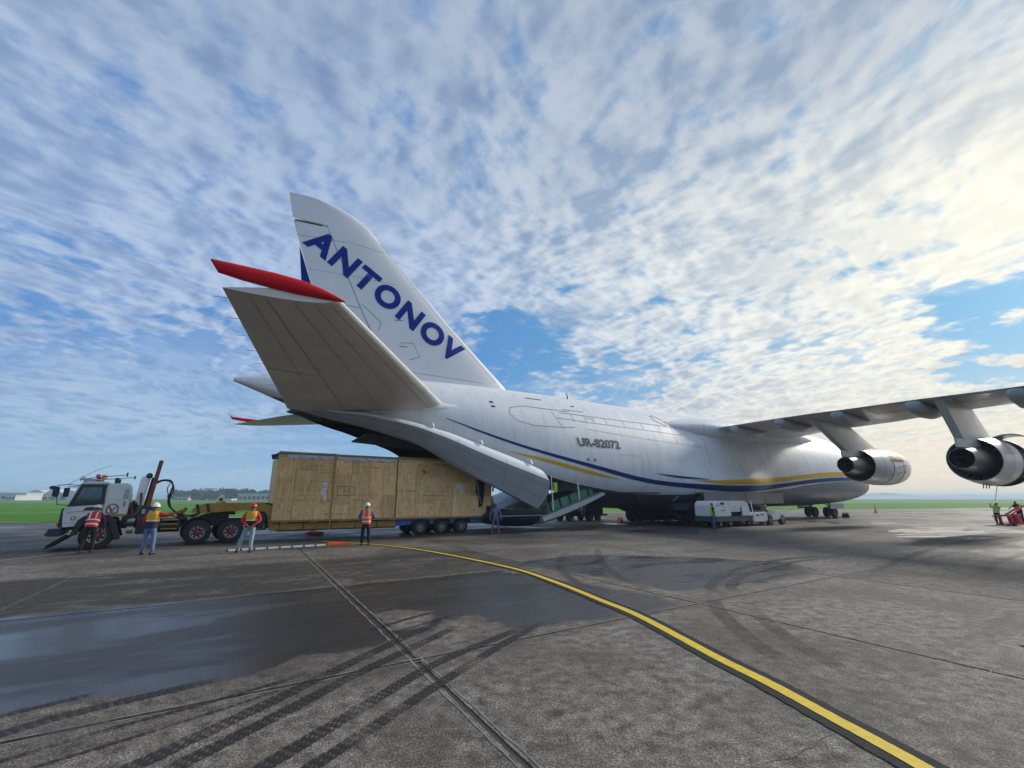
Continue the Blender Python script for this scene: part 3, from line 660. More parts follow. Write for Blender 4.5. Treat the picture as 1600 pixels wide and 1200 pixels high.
m = MB(); m.box(-5.5, 5.5, 0, .5, 12.2, 15.2); m.build('board', MAT['far_roof'], t)
for q in (-4, 4): m = MB(); m.tube([(q,.2,0),(q,.2,12.3)], .4, 6); m.build('leg', MAT['far_dark'], t)
# air between us and the far side
hz = MB(); hz.box(-9000, 13000, -60, 12000, -1.1, 24)
hm = bpy.data.materials.new('haze'); hm.use_nodes = True; hm.node_tree.nodes.clear(); N = NT(hm.node_tree)
ho = N.new('ShaderNodeOutputMaterial'); hv = N.new('ShaderNodeVolumePrincipled'); hv.inputs['Color'].default_value = (.66,.84,1,1); hv.inputs['Density'].default_value = .0005; hv.inputs['Anisotropy'].default_value = .2
N.l.new(hv.outputs[0], ho.inputs['Volume'])
hob = hz.build('haze', hm); tag(hob, kind='stuff')
# ---- aircraft hull: station table (s from tail, z top, z bottom, half width, z of widest) ----
HULL = [(0,8.5,8.28,.12,8.39),(1.5,8.86,7.75,.62,8.22),(3,9.1,7.2,1.12,8.0),(5,9.35,6.5,1.7,7.65),(8,9.55,5.55,2.35,7.1),(11,9.68,4.6,2.85,6.5),
 (14,9.78,3.6,3.2,5.85),(17,9.82,2.75,3.45,5.25),(20,9.82,2.05,3.6,4.8),(23.5,9.8,1.55,3.65,4.45),(27,9.74,1.3,3.65,4.3),(33,9.7,1.2,3.65,4.3),
 (40,9.72,1.2,3.65,4.3),(48,9.68,1.25,3.65,4.3),(54,9.5,1.3,3.6,4.25),(58,9.3,1.4,3.5,4.2),(61,9.0,1.55,3.3,4.15),(63.5,8.4,1.75,2.95,4.05),
 (65.5,7.5,2.0,2.5,3.95),(67.2,6.35,2.35,1.95,3.8),(68.4,5.3,2.7,1.3,3.7),(69.1,4.55,3.0,.8,3.65),(69.5,3.95,3.3,.3,3.62)]
def lerp_tab(tab, x):
    if x <= tab[0][0]: return tab[0][1:]
    for i in range(len(tab)-1):
        a, b = tab[i], tab[i+1]
        if x <= b[0]:
            p = tab[i-1] if i else a; q = tab[i+2] if i+2 < len(tab) else b
            h = b[0]-a[0]; t = (x-a[0])/h; out = []
            for k in range(1, len(a)):
                m0 = (b[k]-p[k])/(b[0]-p[0]); m1 = (q[k]-a[k])/(q[0]-a[0])
                out.append((2*t**3-3*t*t+1)*a[k]+(t**3-2*t*t+t)*h*m0+(3*t*t-2*t**3)*b[k]+(t**3-t*t)*h*m1)
            return tuple(out)
    return tab[-1][1:]
def sstep(a, b, x):
    t = min(1, max(0, (x-a)/(b-a))); return t*t*(3-2*t)
def half(s, z):
    zt, zb, w, zc = lerp_tab(HULL, s)
    if z >= zc:
        t = min(1, (z-zc)/max(1e-6, zt-zc)); y = w*max(0, 1-t**2.1)**.58
    else:
        t = min(1, (zc-z)/max(1e-6, zc-zb)); y = w*max(0, 1-t**2.6)**.5
    # main gear sponson
    y += .75*sstep(27, 33, s)*(1-sstep(39, 44.5, s))*sstep(4.9, 3.4, z)*(1-sstep(1.9, 1.2, z)*.6)*(1 if z > zb+.02 else 0)
    return y
# ------------------------------------------------------------------ aircraft (local x = metres forward of the tail cone tip, y to port, z up)
AC = empty('cargo_aircraft', (-15.23, 23.674, 0), R(30.5), 'huge white four-engine cargo aircraft with blue and yellow stripes and open rear doors', 'aircraft')
LIP = [(4.6,6.62),(6,6.85),(7.7,6.66),(10.3,6.2),(13.1,5.42),(15.8,4.55),(17.5,3.96),(19,3.42),(21.2,2.99),(23.5,2.68)]
def lip(s): return lerp_tab(LIP, s)[0]
def hull_ring(s, zlo=None, n=30, inset=0):
    zt, zb, w, zc = lerp_tab(HULL, s); zt -= inset; 
    pts = []
    lo = zb if zlo is None else zlo
    zs = [lo+(zt-lo)*(.5-.5*math.cos(PI*k/n)) for k in range(n+1)]
    if zlo is None: pass
    L = [(s, half(s, z)-inset if 0 < k or zlo is not None else 0, z) for k, z in enumerate(zs)]
    L = [(a, max(0, b), c) for a, b, c in L]; L[-1] = (s, 0, zt)
    return L+[(a, -b, c) for a, b, c in reversed(L[:-1])]
m = MB()
st1 = [0,.15,.4,.8,1.5,2.2,3,3.8,4.6]
rings = [hull_ring(s) for s in st1]; m.loft([r for r in rings], True, True)
st2 = [4.6+.7*k for k in range(27)]+[23.5]
m.loft([hull_ring(s, lip(s)) for s in st2], False, False)
st3 = [23.5+.55*k for k in range(41)]+[46.5+1.0*k for k in range(15)]+[61.5,62.4,63.2,64,64.8,65.5,66.2,66.9,67.5,68,68.4,68.8,69.1,69.3,69.5]
m.loft([hull_ring(s) for s in st3], True, True)
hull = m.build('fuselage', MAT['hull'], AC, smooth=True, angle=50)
# hold: dark liner, floor, end walls
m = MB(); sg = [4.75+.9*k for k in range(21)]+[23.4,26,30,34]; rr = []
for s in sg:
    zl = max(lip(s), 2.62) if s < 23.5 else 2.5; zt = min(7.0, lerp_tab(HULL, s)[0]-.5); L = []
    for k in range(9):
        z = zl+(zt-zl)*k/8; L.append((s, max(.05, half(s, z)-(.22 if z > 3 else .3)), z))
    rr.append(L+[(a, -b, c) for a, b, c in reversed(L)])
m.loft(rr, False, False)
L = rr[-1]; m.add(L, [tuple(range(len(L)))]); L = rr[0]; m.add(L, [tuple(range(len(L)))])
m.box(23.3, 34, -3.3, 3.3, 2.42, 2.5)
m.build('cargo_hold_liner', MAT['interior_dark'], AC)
def frame_rib(s):
    m = MB(); zl = lip(s)+.05 if s < 23.5 else 2.6; zt = min(6.95, lerp_tab(HULL, s)[0]-.6); P = []
    for k in range(8):
        z = zl+(zt-zl)*k/7; P.append((s, max(.05, half(s, z)-.3), z))
    P += [(a, -b, c) for a, b, c in reversed(P)]
    m.tube(P, .07, 4); return m.build('frame', MAT['flap_grey'], AC)
for s in (8, 10, 12, 14, 16, 18, 20, 22, 24.5): frame_rib(s)
# ---- painted stripes, lettering and marks follow the hull
def on_hull(s, z, off=.012):
    y = half(s, z); e = .02
    ns = (half(s+e, z)-half(s-e, z))/(2*e); nz = (half(s, z+e)-half(s, z-e))/(2*e)
    l = math.sqrt(1+ns*ns+nz*nz); return (s-ns/l*off, -(y+off/l), z-nz/l*off)
def stripe(name, top, bot, mat, n=90, rows=7, port=True):
    s0, s1 = top[0][0], top[-1][0]; R_ = []
    for k in range(n+1):
        s = s0+(s1-s0)*k/n; zt = lerp_tab(top, s)[0]; zb_ = lerp_tab(bot, s)[0]
        R_.append([on_hull(s, zb_+(zt-zb_)*q/rows, .03) for q in range(rows+1)])
    m = MB(); m.loft(R_, False, False)
    if port: m.loft([[(a, -b, c) for a, b, c in r] for r in R_], False, False)
    return m.build(name, mat, AC, smooth=True, fix=True)
stripe('blue_stripe', [(11.32,6.81),(13.93,6.06),(16.63,5.39),(19.58,4.81),(22.87,4.24),(26.3,3.66),(29.98,3.28),(34.63,3.14),(38.17,3.13),(42.08,3.24),(46.13,3.5),(49.95,3.86),(54.39,4.17),(58,4.28),(61,4.2),(64,4.02),(66.5,3.9)],
       [(11.32,6.78),(13.93,5.94),(16.62,5.23),(19.57,4.6),(22.86,3.97),(26.3,3.36),(30.08,2.95),(34.84,2.69),(38.42,2.64),(42.37,2.79),(46.18,3.16),(49.92,3.50),(54.28,3.78),(58,3.94),(61,3.98),(64,3.92),(66.5,3.86)], MAT['stripe_blue'], 160)
stripe('yellow_stripe', [(15.54,4.97),(18.07,4.63),(21.19,4.06),(22.87,3.75),(24.75,3.40)], [(15.54,4.95),(18.08,4.44),(21.21,3.84),(22.88,3.58),(24.75,3.38)], MAT['stripe_yellow'], 50)
stripe('yellow_stripe', [(32.0,3.45),(35,3.50),(38.19,3.65),(44.32,3.94),(50.1,4.42),(54.66,4.75),(58.18,4.85),(61,4.72),(63.5,4.45)], [(32.0,3.44),(35.19,3.24),(39.76,3.30),(45.36,3.63),(49.98,4.04),(54.44,4.32),(58.26,4.44),(61,4.36),(63.5,4.36)], MAT['stripe_yellow'], 110)
stripe('blue_wedge_stripe', [(28.26,3.92),(30.77,3.74),(33.63,3.56)], [(28.26,3.90),(30.3,3.62),(33.62,3.52)], MAT['stripe_blue'], 30, 2)
def text_mesh(name, body, size, off, fn, mat, parent, shear=0, sx=1, cuts=2, space=1):
    cu = bpy.data.curves.new('tmp', 'FONT'); cu.body = body; cu.size = size; cu.offset = off; cu.shear = shear; cu.resolution_u = 5; cu.space_character = space
    to = bpy.data.objects.new('tmp', cu); COL.objects.link(to)
    bpy.context.view_layer.update(); me = bpy.data.meshes.new_from_object(to.evaluated_get(bpy.context.evaluated_depsgraph_get()))
    bpy.data.objects.remove(to); bm = bmesh.new(); bm.from_mesh(me); bmesh.ops.triangulate(bm, faces=bm.faces)
    for _ in range(cuts):
        bmesh.ops.subdivide_edges(bm, edges=[e for e in bm.edges if e.calc_length() > size*.22], cuts=1, use_grid_fill=True)
        bmesh.ops.triangulate(bm, faces=bm.faces)
    xs = [v.co.x for v in bm.verts]; x0, x1 = min(xs), max(xs)
    for v in bm.verts: v.co = Vector(fn((v.co.x-x0)*sx, v.co.y, (x1-x0)*sx))
    bm.to_mesh(me); bm.free(); me.materials.clear(); me.materials.append(mat); me.name = name
    o = bpy.data.objects.new(name, me); COL.objects.link(o); o.parent = parent; return o
text_mesh('registration', 'UR-82072', .82, .03, lambda x, y, w: on_hull(20.86+x*(4.05/w), 5.62+y*.98, .02), MAT['letter_black'], AC, shear=-.12, cuts=3)
# hull seams, hatches and vents
def hull_line(P, w=.018, mt='seam_grey', name='panel_seam', n=8, off=.014):
    m = MB()
    for (a, b) in zip(P[:-1], P[1:]):
        R_ = []
        dx, dz = b[0]-a[0], b[1]-a[1]; l = math.hypot(dx, dz); nx, nz = -dz/l*w, dx/l*w
        for k in range(n+1):
            s, z = a[0]+dx*k/n, a[1]+dz*k/n; R_.append([on_hull(s-nx, z-nz, off), on_hull(s+nx, z+nz, off)])
        m.loft(R_, False, False)
    return m.build(name, MAT[mt], AC, fix=False)
hull_line([(21,8.15),(17,8.2),(15.9,7.95),(15.75,7.5),(16.2,7.05),(17.5,6.8),(19.8,6.85),(21,6.95)], name='tail_hatch_outline')
hull_line([(19.3,8.0),(19.8,6.9)]); hull_line([(20,8.0),(24,7.95),(31,7.9),(33,7.8)]); hull_line([(19.6,7.55),(22.3,7.45),(27,7.35),(32.6,7.2)])
for s in (21, 22.2, 24.2, 26, 28, 30, 31.5): hull_line([(s, 8.0), (s+.1, 7.4)])
hull_line([(20.4,8.3),(22.4,8.3)]); hull_line([(22.3,7.8),(23,7.75),(23.05,7.5)])
hull_line([(24.8,5.2),(26.8,5.15)],w=.008); hull_line([(33,8.6),(34.2,7.6),(35.0,6.9)], w=.02); hull_line([(22,6.9),(28,6.55),(34.5,6.3)], w=.012)
hull_line([(27.3,3.1),(27.0,2.4),(27.6,1.9)], w=.02)
hull_line([(30.0,8.75),(30.05,8.35),(31.0,7.95),(31.3,8.05),(31.1,8.5),(30.3,8.85),(30.0,8.75)], w=.025, mt='letter_black', name='escape_hatch_outline', n=3)
hull_line([(31.3,8.35),(32.3,8.1)], w=.10, mt='stripe_yellow', name='yellow_rescue_mark')
for s, z in ((14.6,8.22),(14.65,7.9)): hull_line([(s-.14, z), (s+.14, z)], w=.06, mt='letter_black', name='vent', n=2)
hull_line([(17.6,8.95),(19.0,8.95)], w=.03, mt='letter_black', name='vent'); hull_line([(21.5,8.72),(21.8,8.70)], w=.05, mt='letter_black', name='vent', n=2)
for s in (21.7, 22.3):
    m = MB(); c = [on_hull(s+.13*math.cos(k*PI/6), 4.68+.13*math.sin(k*PI/6), .02) for k in range(12)]; m.add(c, [tuple(range(12))]); m.build('round_port', MAT['seam_grey'], AC, fix=False)
for s, z in ((56.5,5.5),(57.2,5.9),(54.0,7.6)): hull_line([(s, z), (s+.7, z+.12)], w=.025, n=2)
m = MB(); m.tube([(22.2,-.9,9.6),(22.1,-.9,10.05)], [.07,.03], 6); m.build('antenna_mast', MAT['letter_black'], AC)
# belly door markings and drain marks
for k in range(3): hull_line([(30.6, 2.2-.14*k), (30.9, 2.2-.14*k)], w=.03, mt='paper_white', name='stencil_mark', n=1)
# ---- cockpit glass hint on the forward hump
for k in range(3):
    s = 62.9+k*.75; hull_line([(s, 7.55-.35*k), (s+.55, 7.3-.35*k)], w=.22, mt='dark_glass', name='cockpit_window', n=2, off=.02)
# ---- wing root fairing
m = MB(); rings = []
for s, w, zb_, zt_ in ((29.5,.3,7.6,8.2),(32,.95,7.2,8.75),(35,1.6,6.9,9.2),(38,2.0,6.8,9.3),(43,2.15,6.8,9.45),(48,2.0,7.0,9.4),(52,1.3,7.3,9.2),(55,.5,7.8,8.6)):
    ring = []
    for k in range(28):
        a = 2*PI*k/28; y = math.cos(a); z = math.sin(a); y = math.copysign(abs(y)**.75, y)
        ring.append((s, y*(w+1.75 if w > .2 else 1.9), (zt_+zb_)/2+z*(zt_-zb_)/2))
    rings.append(ring)
m.loft(rings); m.build('wing_root_fairing', MAT['hull'], AC, smooth=True)
# ---- lifting surfaces
def foil(P, n=14):    # P: le(s,y,z), te(s,y,z), thickness, normal axis
    (ls, ly, lz), (ts, ty, tz), th, ax = P; up, lo = [], []
    for k in range(n+1):
        t = .5-.5*math.cos(PI*k/n); yt = 5*th*(.2969*math.sqrt(t)-.126*t-.3516*t*t+.2843*t**3-.1036*t**4)
        c = Vector((ls+(ts-ls)*t, ly+(ty-ly)*t, lz+(tz-lz)*t)); up.append(c+ax*yt); lo.append(c-ax*yt)
    return up+lo[1:-1][::-1]
def surf(name, secs, mat, parent, mirror=False):
    m = MB(); R_ = [foil(s) for s in secs]
    if mirror: R_ = [[Vector((p.x, -p.y, p.z)) for p in r] for r in R_]
    m.loft(R_); return m.build(name, mat, parent, smooth=True, angle=35)
UP = Vector((0, 0, 1)); SIDE = Vector((0, 1, 0))
# fin
def fin_edge(z):
    le = lerp_lin([(8.6,18.6),(9.93,17.12),(14.48,11.87),(18.9,7.25),(19.73,6.45),(20.35,5.4),(20.72,4.2),(20.8,3.4)], z)
    te = lerp_lin([(8.6,5.3),(14.99,3.24),(18.95,1.80),(20.8,1.37)], z); return le, te
def lerp_lin(T, x):
    if x <= T[0][0]: return T[0][1]
    for a, b in zip(T[:-1], T[1:]):
        if x <= b[0]: return a[1]+(b[1]-a[1])*(x-a[0])/(b[0]-a[0])
    return T[-1][1]
def hinge(z): return lerp_lin([(8.6,9.15),(13.43,6.49),(19.59,3.49),(21,2.8)], z)
def fin_th(z): return .92-(z-9)*.052
def fin_y(s, z):
    le, te = fin_edge(z); t = min(1, max(0, (le-s)/(le-te))); th = fin_th(z)
    return 5*th*(.2969*math.sqrt(t)-.126*t-.3516*t*t+.2843*t**3-.1036*t**4)
m = MB(); R_ = []
zs = [9.0,11,13,15,17,18.9]
def fin_sec(z, s_from, s_to, n=12, gap=0):
    P = []
    for k in range(n+1):
        t = k/n if s_from < fin_edge(z)[0]-.01 else (.5-.5*math.cos(PI*k/n) if False else (k/n)**1.7)
        s = s_from+(s_to-s_from)*t; P.append(Vector((s, fin_y(s, z), z)))
    return P+[Vector((p.x, -p.y, p.z)) for p in reversed(P)]
m.loft([fin_sec(z, fin_edge(z)[0], hinge(z)+.05) for z in (8.7,9.3,10,12,14,16,18,18.95)]); m.build('fin', MAT['fin_white'], AC, smooth=True, angle=35)
m = MB(); m.loft([fin_sec(z, fin_edge(z)[0], fin_edge(z)[1]) for z in (19.12,19.4,19.73,20.05,20.35,20.6,20.74,20.79)]); m.loft([fin_sec(z, fin_edge(z)[0], hinge(z)+.05) for z in (18.94,19.13)]); m.build('fin_tip', MAT['fin_white'], AC, smooth=True, angle=35)
for z0, z1 in ((9.2, 13.9), (13.95, 18.93)):
    m = MB(); m.loft([fin_sec(z0+(z1-z0)*k/6, hinge(z0+(z1-z0)*k/6)-.02, fin_edge(z0+(z1-z0)*k/6)[1]) for k in range(7)]); m.build('rudder', MAT['fin_white'], AC, smooth=True, angle=35)
# lower rudder tab swung out, its blue side showing
m = MB(); m.add([(2.35,.05,17.3),(3.24,.05,14.95),(2.72,.35,15.1),(2.35,.10,17.3),(3.24,.10,14.95),(2.72,.40,15.1)], [(0,1,2),(5,4,3),(0,3,4,1),(1,4,5,2),(2,5,3,0)]); m.build('rudder_tab', MAT['letter_blue'], AC)
# fin lettering along the leading edge sweep
bx, bz = (12.92-2.54), (10.99-17.47); bl = math.hypot(bx, bz); bdx, bdz = bx/bl, bz/bl
udx, udz = .52, .84
m_ang = None
def fin_text(x, y, w):
    k = 12.25/w; s = 2.5+.846*x*k+udx*y; z = 17.62-.533*x*k+udz*y; return (s, -(fin_y(s, z)+.025), z)
ft = text_mesh('fin_lettering', 'ANTONOV', 2.12, .095, fin_text, MAT['letter_blue'], AC, cuts=3, space=1.17)
def fin_line(P, w=.02, mt='seam_grey', name='panel_seam', n=5):
    m = MB()
    for a, b in zip(P[:-1], P[1:]):
        dx, dz = b[0]-a[0], b[1]-a[1]; l = math.hypot(dx, dz); nx, nz = -dz/l*w, dx/l*w; R_ = []
        for k in range(n+1):
            s, z = a[0]+dx*k/n, a[1]+dz*k/n; R_.append([(s-nx, -(fin_y(s-nx, z-nz)+.012), z-nz), (s+nx, -(fin_y(s+nx, z+nz)+.012), z+nz)])
        m.loft(R_, False, False)
    m.build(name, MAT[mt], AC, fix=False)
fin_line([(7.2,18.9),(11.87-.35,14.48),(16.2,10.2)], .015, n=14)
fin_line([(1.9,18.97),(3.5,19.0)], .06, 'letter_black', 'rudder_gap')
fin_line([(6.3,14.2),(7.6,13.2),(7.5,12.6)], .018); fin_line([(8.9,12.0),(9.8,12.1),(10.3,11.2),(9.6,10.9)], .018); fin_line([(4.2,18.3),(3.9,17.6)], .018)
fin_line([(2.1,18.0),(5.6,18.3),(7.5,18.2)], .010); fin_line([(3.0,15.9),(9.7,16.1)], .008); fin_line([(8.4,10.1),(16.4,10.0)], .012)
for a in (.35, .7): fin_line([(9.3-a*1.2, 10+a*5), (9.8-a*1.1, 10+a*5.1)], .03)
# horizontal tail: root to tip, nose-up trim
def stab(sg):
    g = sg
    nm = 'tailplane'
    def sec(u):
        t = (u-1.2)/(14.0-1.2); le = (12.1+(3.03-12.1)*t, g*u, 7.70+(8.19-7.70)*t); te = (2.75+(-.07-2.75)*t, g*u, 6.8+(7.83-6.8)*t)
        return (le, te, (1.0-.62*t), UP)
    o = surf(nm, [sec(u) for u in (1.2,2.8,5,7.5,10,12,14.0)], MAT['stab_paint'], AC)
    # elevator hinge line, chordwise seams (drawn on the underside)
    def P(u, c, off=.02):
        le, te, th, _ = sec(u); yt = 5*th*(.2969*math.sqrt(c)-.126*c-.3516*c*c+.2843*c**3-.1036*c**4)
        return Vector((le[0]+(te[0]-le[0])*c, g*u, le[2]+(te[2]-le[2])*c-yt-off))
    def seam(u0, c0, u1, c1, w=.018, mt='seam_grey', name='panel_seam'):
        m = MB(); R_ = []
        for k in range(13):
            t = k/12; a = P(u0+(u1-u0)*t, c0+(c1-c0)*t); d = (P(u0+(u1-u0)*min(1,t+.05), c0+(c1-c0)*min(1,t+.05))-P(u0+(u1-u0)*(t-.05 if t > .5 else t), c0+(c1-c0)*(t-.05 if t > .5 else t))).normalized()
            q = d.cross(UP).normalized()*w; R_.append([a-q, a+q])
        m.loft(R_, False, False); m.build(name, MAT[mt], o, fix=False)
    seam(2.4,.66,13.8,.66,.014,'seam_grey','elevator_gap'); seam(2.8,.42,13.8,.42,.010); seam(2.8,.24,13.8,.24,.010); seam(2.8,.09,13.9,.09,.014)
    seam(7.4,.66,7.6,.99,.02,'letter_black','elevator_gap'); seam(4.4,.1,4.5,.64,.010); seam(9.8,.1,9.9,.64,.010); seam(2.9,.80,13.8,.80,.008)
    # metal leading edge
    m = MB(); R_ = []
    for u in (2.6,5,7.5,10,13.9):
        le, te, th, _ = sec(u); ring = []
        for k in range(-4, 5):
            c = (k/4)**2*.035; yt = 5*th*(.2969*math.sqrt(c)-.126*c-.3516*c*c)*(1 if k > 0 else -1)
            ring.append((le[0]+(te[0]-le[0])*c+.012, g*u, le[2]+(te[2]-le[2])*c+yt*1.03))
        R_.append(ring)
    m.loft(R_, False, False); m.build('leading_edge', MAT['engine_white'], o, smooth=True)
    # red tip fairing standing proud of the surface
    m = MB(); R_ = []
    for s, za, zb2, ww in ((3.22,8.12,8.16,.02),(2.95,8.10,8.27,.09),(2.5,8.08,8.42,.13),(1.9,8.07,8.55,.15),(1.2,8.09,8.60,.15),(.4,8.15,8.61,.13),(-.22,8.24,8.61,.10),(-.44,8.56,8.61,.03)):
        fh = 1 if g < 0 else .55; R_.append([(s, g*(14.02+ww*math.cos(2*PI*k/14)), za+(zb2-za)*fh*(.5+.5*math.sin(2*PI*k/14))) for k in range(14)])
    m.loft(R_); m.build('tip_fairing', MAT['tail_red'], o, smooth=True)
    for k in range(7):
        u = 13.4-k*1.35; a = P(u, 1.0, 0); m = MB(); m.tube([a, a+Vector((-.34, 0, -.03))], .007, 4); m.build('static_wick', MAT['letter_black'], o)
    # root fairing blister
    m = MB(); R_ = []
    for s, r in ((13.6,.03),(13.0,.28),(12.0,.50),(10,.62),(7,.62),(4.5,.42),(2.8,.05)):
        t = (s-2.8)/10.8; zc = 6.85+t*.75; yy = half(s, zc)*.8
        R_.append([(s, g*(yy+r*1.1*math.cos(2*PI*k/16)), zc+r*.9*math.sin(2*PI*k/16)) for k in range(16)])
    m.loft(R_); m.build('root_fairing', MAT['hull'], o, smooth=True)
stab(-1); stab(1)
# wing
WG = [(2.6,51.8,9.0,36.8,8.15,1.75),(4,51,8.9,36.6,8.07,1.65),(8,48.2,8.7,35.9,7.98,1.4),(12.2,45.4,8.35,35.2,7.85,1.2),(14,44.2,8.18,34.9,7.75,1.1),(18,41.5,7.95,34.2,7.6,.9),(22.5,38.4,7.6,33,7.3,.78),(30,33.4,6.95,29.0,6.7,.55),(36.6,29.0,6.3,25.6,6.15,.3)]
def wsec(u, g=-1):
    le_s, le_z, te_s, te_z, th = lerp_tab(WG, u); return ((le_s, g*u, le_z), (te_s, g*u, te_z), th, UP)
WU = [2.6,4,6,8,10,12.2,14,16,18,20,22.5,26,30,34,36.6]
wing = surf('wing', [wsec(u) for u in WU], MAT['wing_paint'], AC)
wing_p = surf('wing', [wsec(u, 1) for u in WU], MAT['wing_paint'], AC)
def wP(u, c, off=.02, g=-1):
    le, te, th, _ = wsec(u, g); c = min(1, max(0, c)); yt = 5*th*(.2969*math.sqrt(c)-.126*c-.3516*c*c+.2843*c**3-.1036*c**4)
    return Vector((le[0]+(te[0]-le[0])*c, g*u, le[2]+(te[2]-le[2])*c-yt-off))
def wseam(u0, c0, u1, c1, w=.02, mt='letter_black', name='flap_gap', n=16):
    m = MB(); R_ = []
    for k in range(n+1):
        t = k/n; a = wP(u0+(u1-u0)*t, c0+(c1-c0)*t); b = wP(u0+(u1-u0)*(t+.02), c0+(c1-c0)*(t+.02)); q = (b-a).normalized().cross(UP).normalized()*w; R_.append([a-q, a+q])
    m.loft(R_, False, False); m.build(name, MAT[mt], wing, fix=False)
wseam(4,.70,26,.70,.03); wseam(4,.84,26,.84,.015,'seam_grey','panel_seam'); wseam(4,.30,30,.30,.012,'seam_grey','panel_seam'); wseam(4,.5,30,.5,.012,'seam_grey','panel_seam')
for u in (7.2, 11.2, 15.2, 19.6, 23): wseam(u,.70,u+.05,.995,.025)
# trailing edge strip
m = MB(); R_ = []
for u in WU[1:12]:
    le, te, th, _ = wsec(u); R_.append([(te[0]+.35, te[1], te[2]+.10), (te[0]-.02, te[1], te[2]+.015), (te[0]+.35, te[1], te[2]-.07)])
m.loft(R_, False, False); m.build('trailing_edge', MAT['engine_white'], wing)
# flap track fairings
for u in (5.2, 9.4, 13.6, 17.9, 22.3, 26.5):
    le, te, th, _ = wsec(u); ch = le[0]-te[0]; m = MB(); R_ = []
    for t, dp, ww in ((-.04,.06,.10),(.0,.28,.28),(.10,.45,.38),(.5,.64,.42),(1.6,.74,.42),(2.8,.66,.36),(3.8,.42,.28),(4.7,.10,.08)):
        s = te[0]+t; c = 1-t/ch; zt_ = wP(u, min(1, c), 0).z+.12 if t > 0 else te[2]+.05
        R_.append([(s, te[1]+ww*math.copysign(abs(math.cos(a))**.7, math.cos(a)), zt_-.10-dp*.5+dp*.52*math.copysign(abs(math.sin(a))**.8, math.sin(a))) for a in [2*PI*k/16 for k in range(16)]])
    m.loft(R_); m.build('flap_track_fairing', MAT['wing_fairing'], wing, smooth=True)
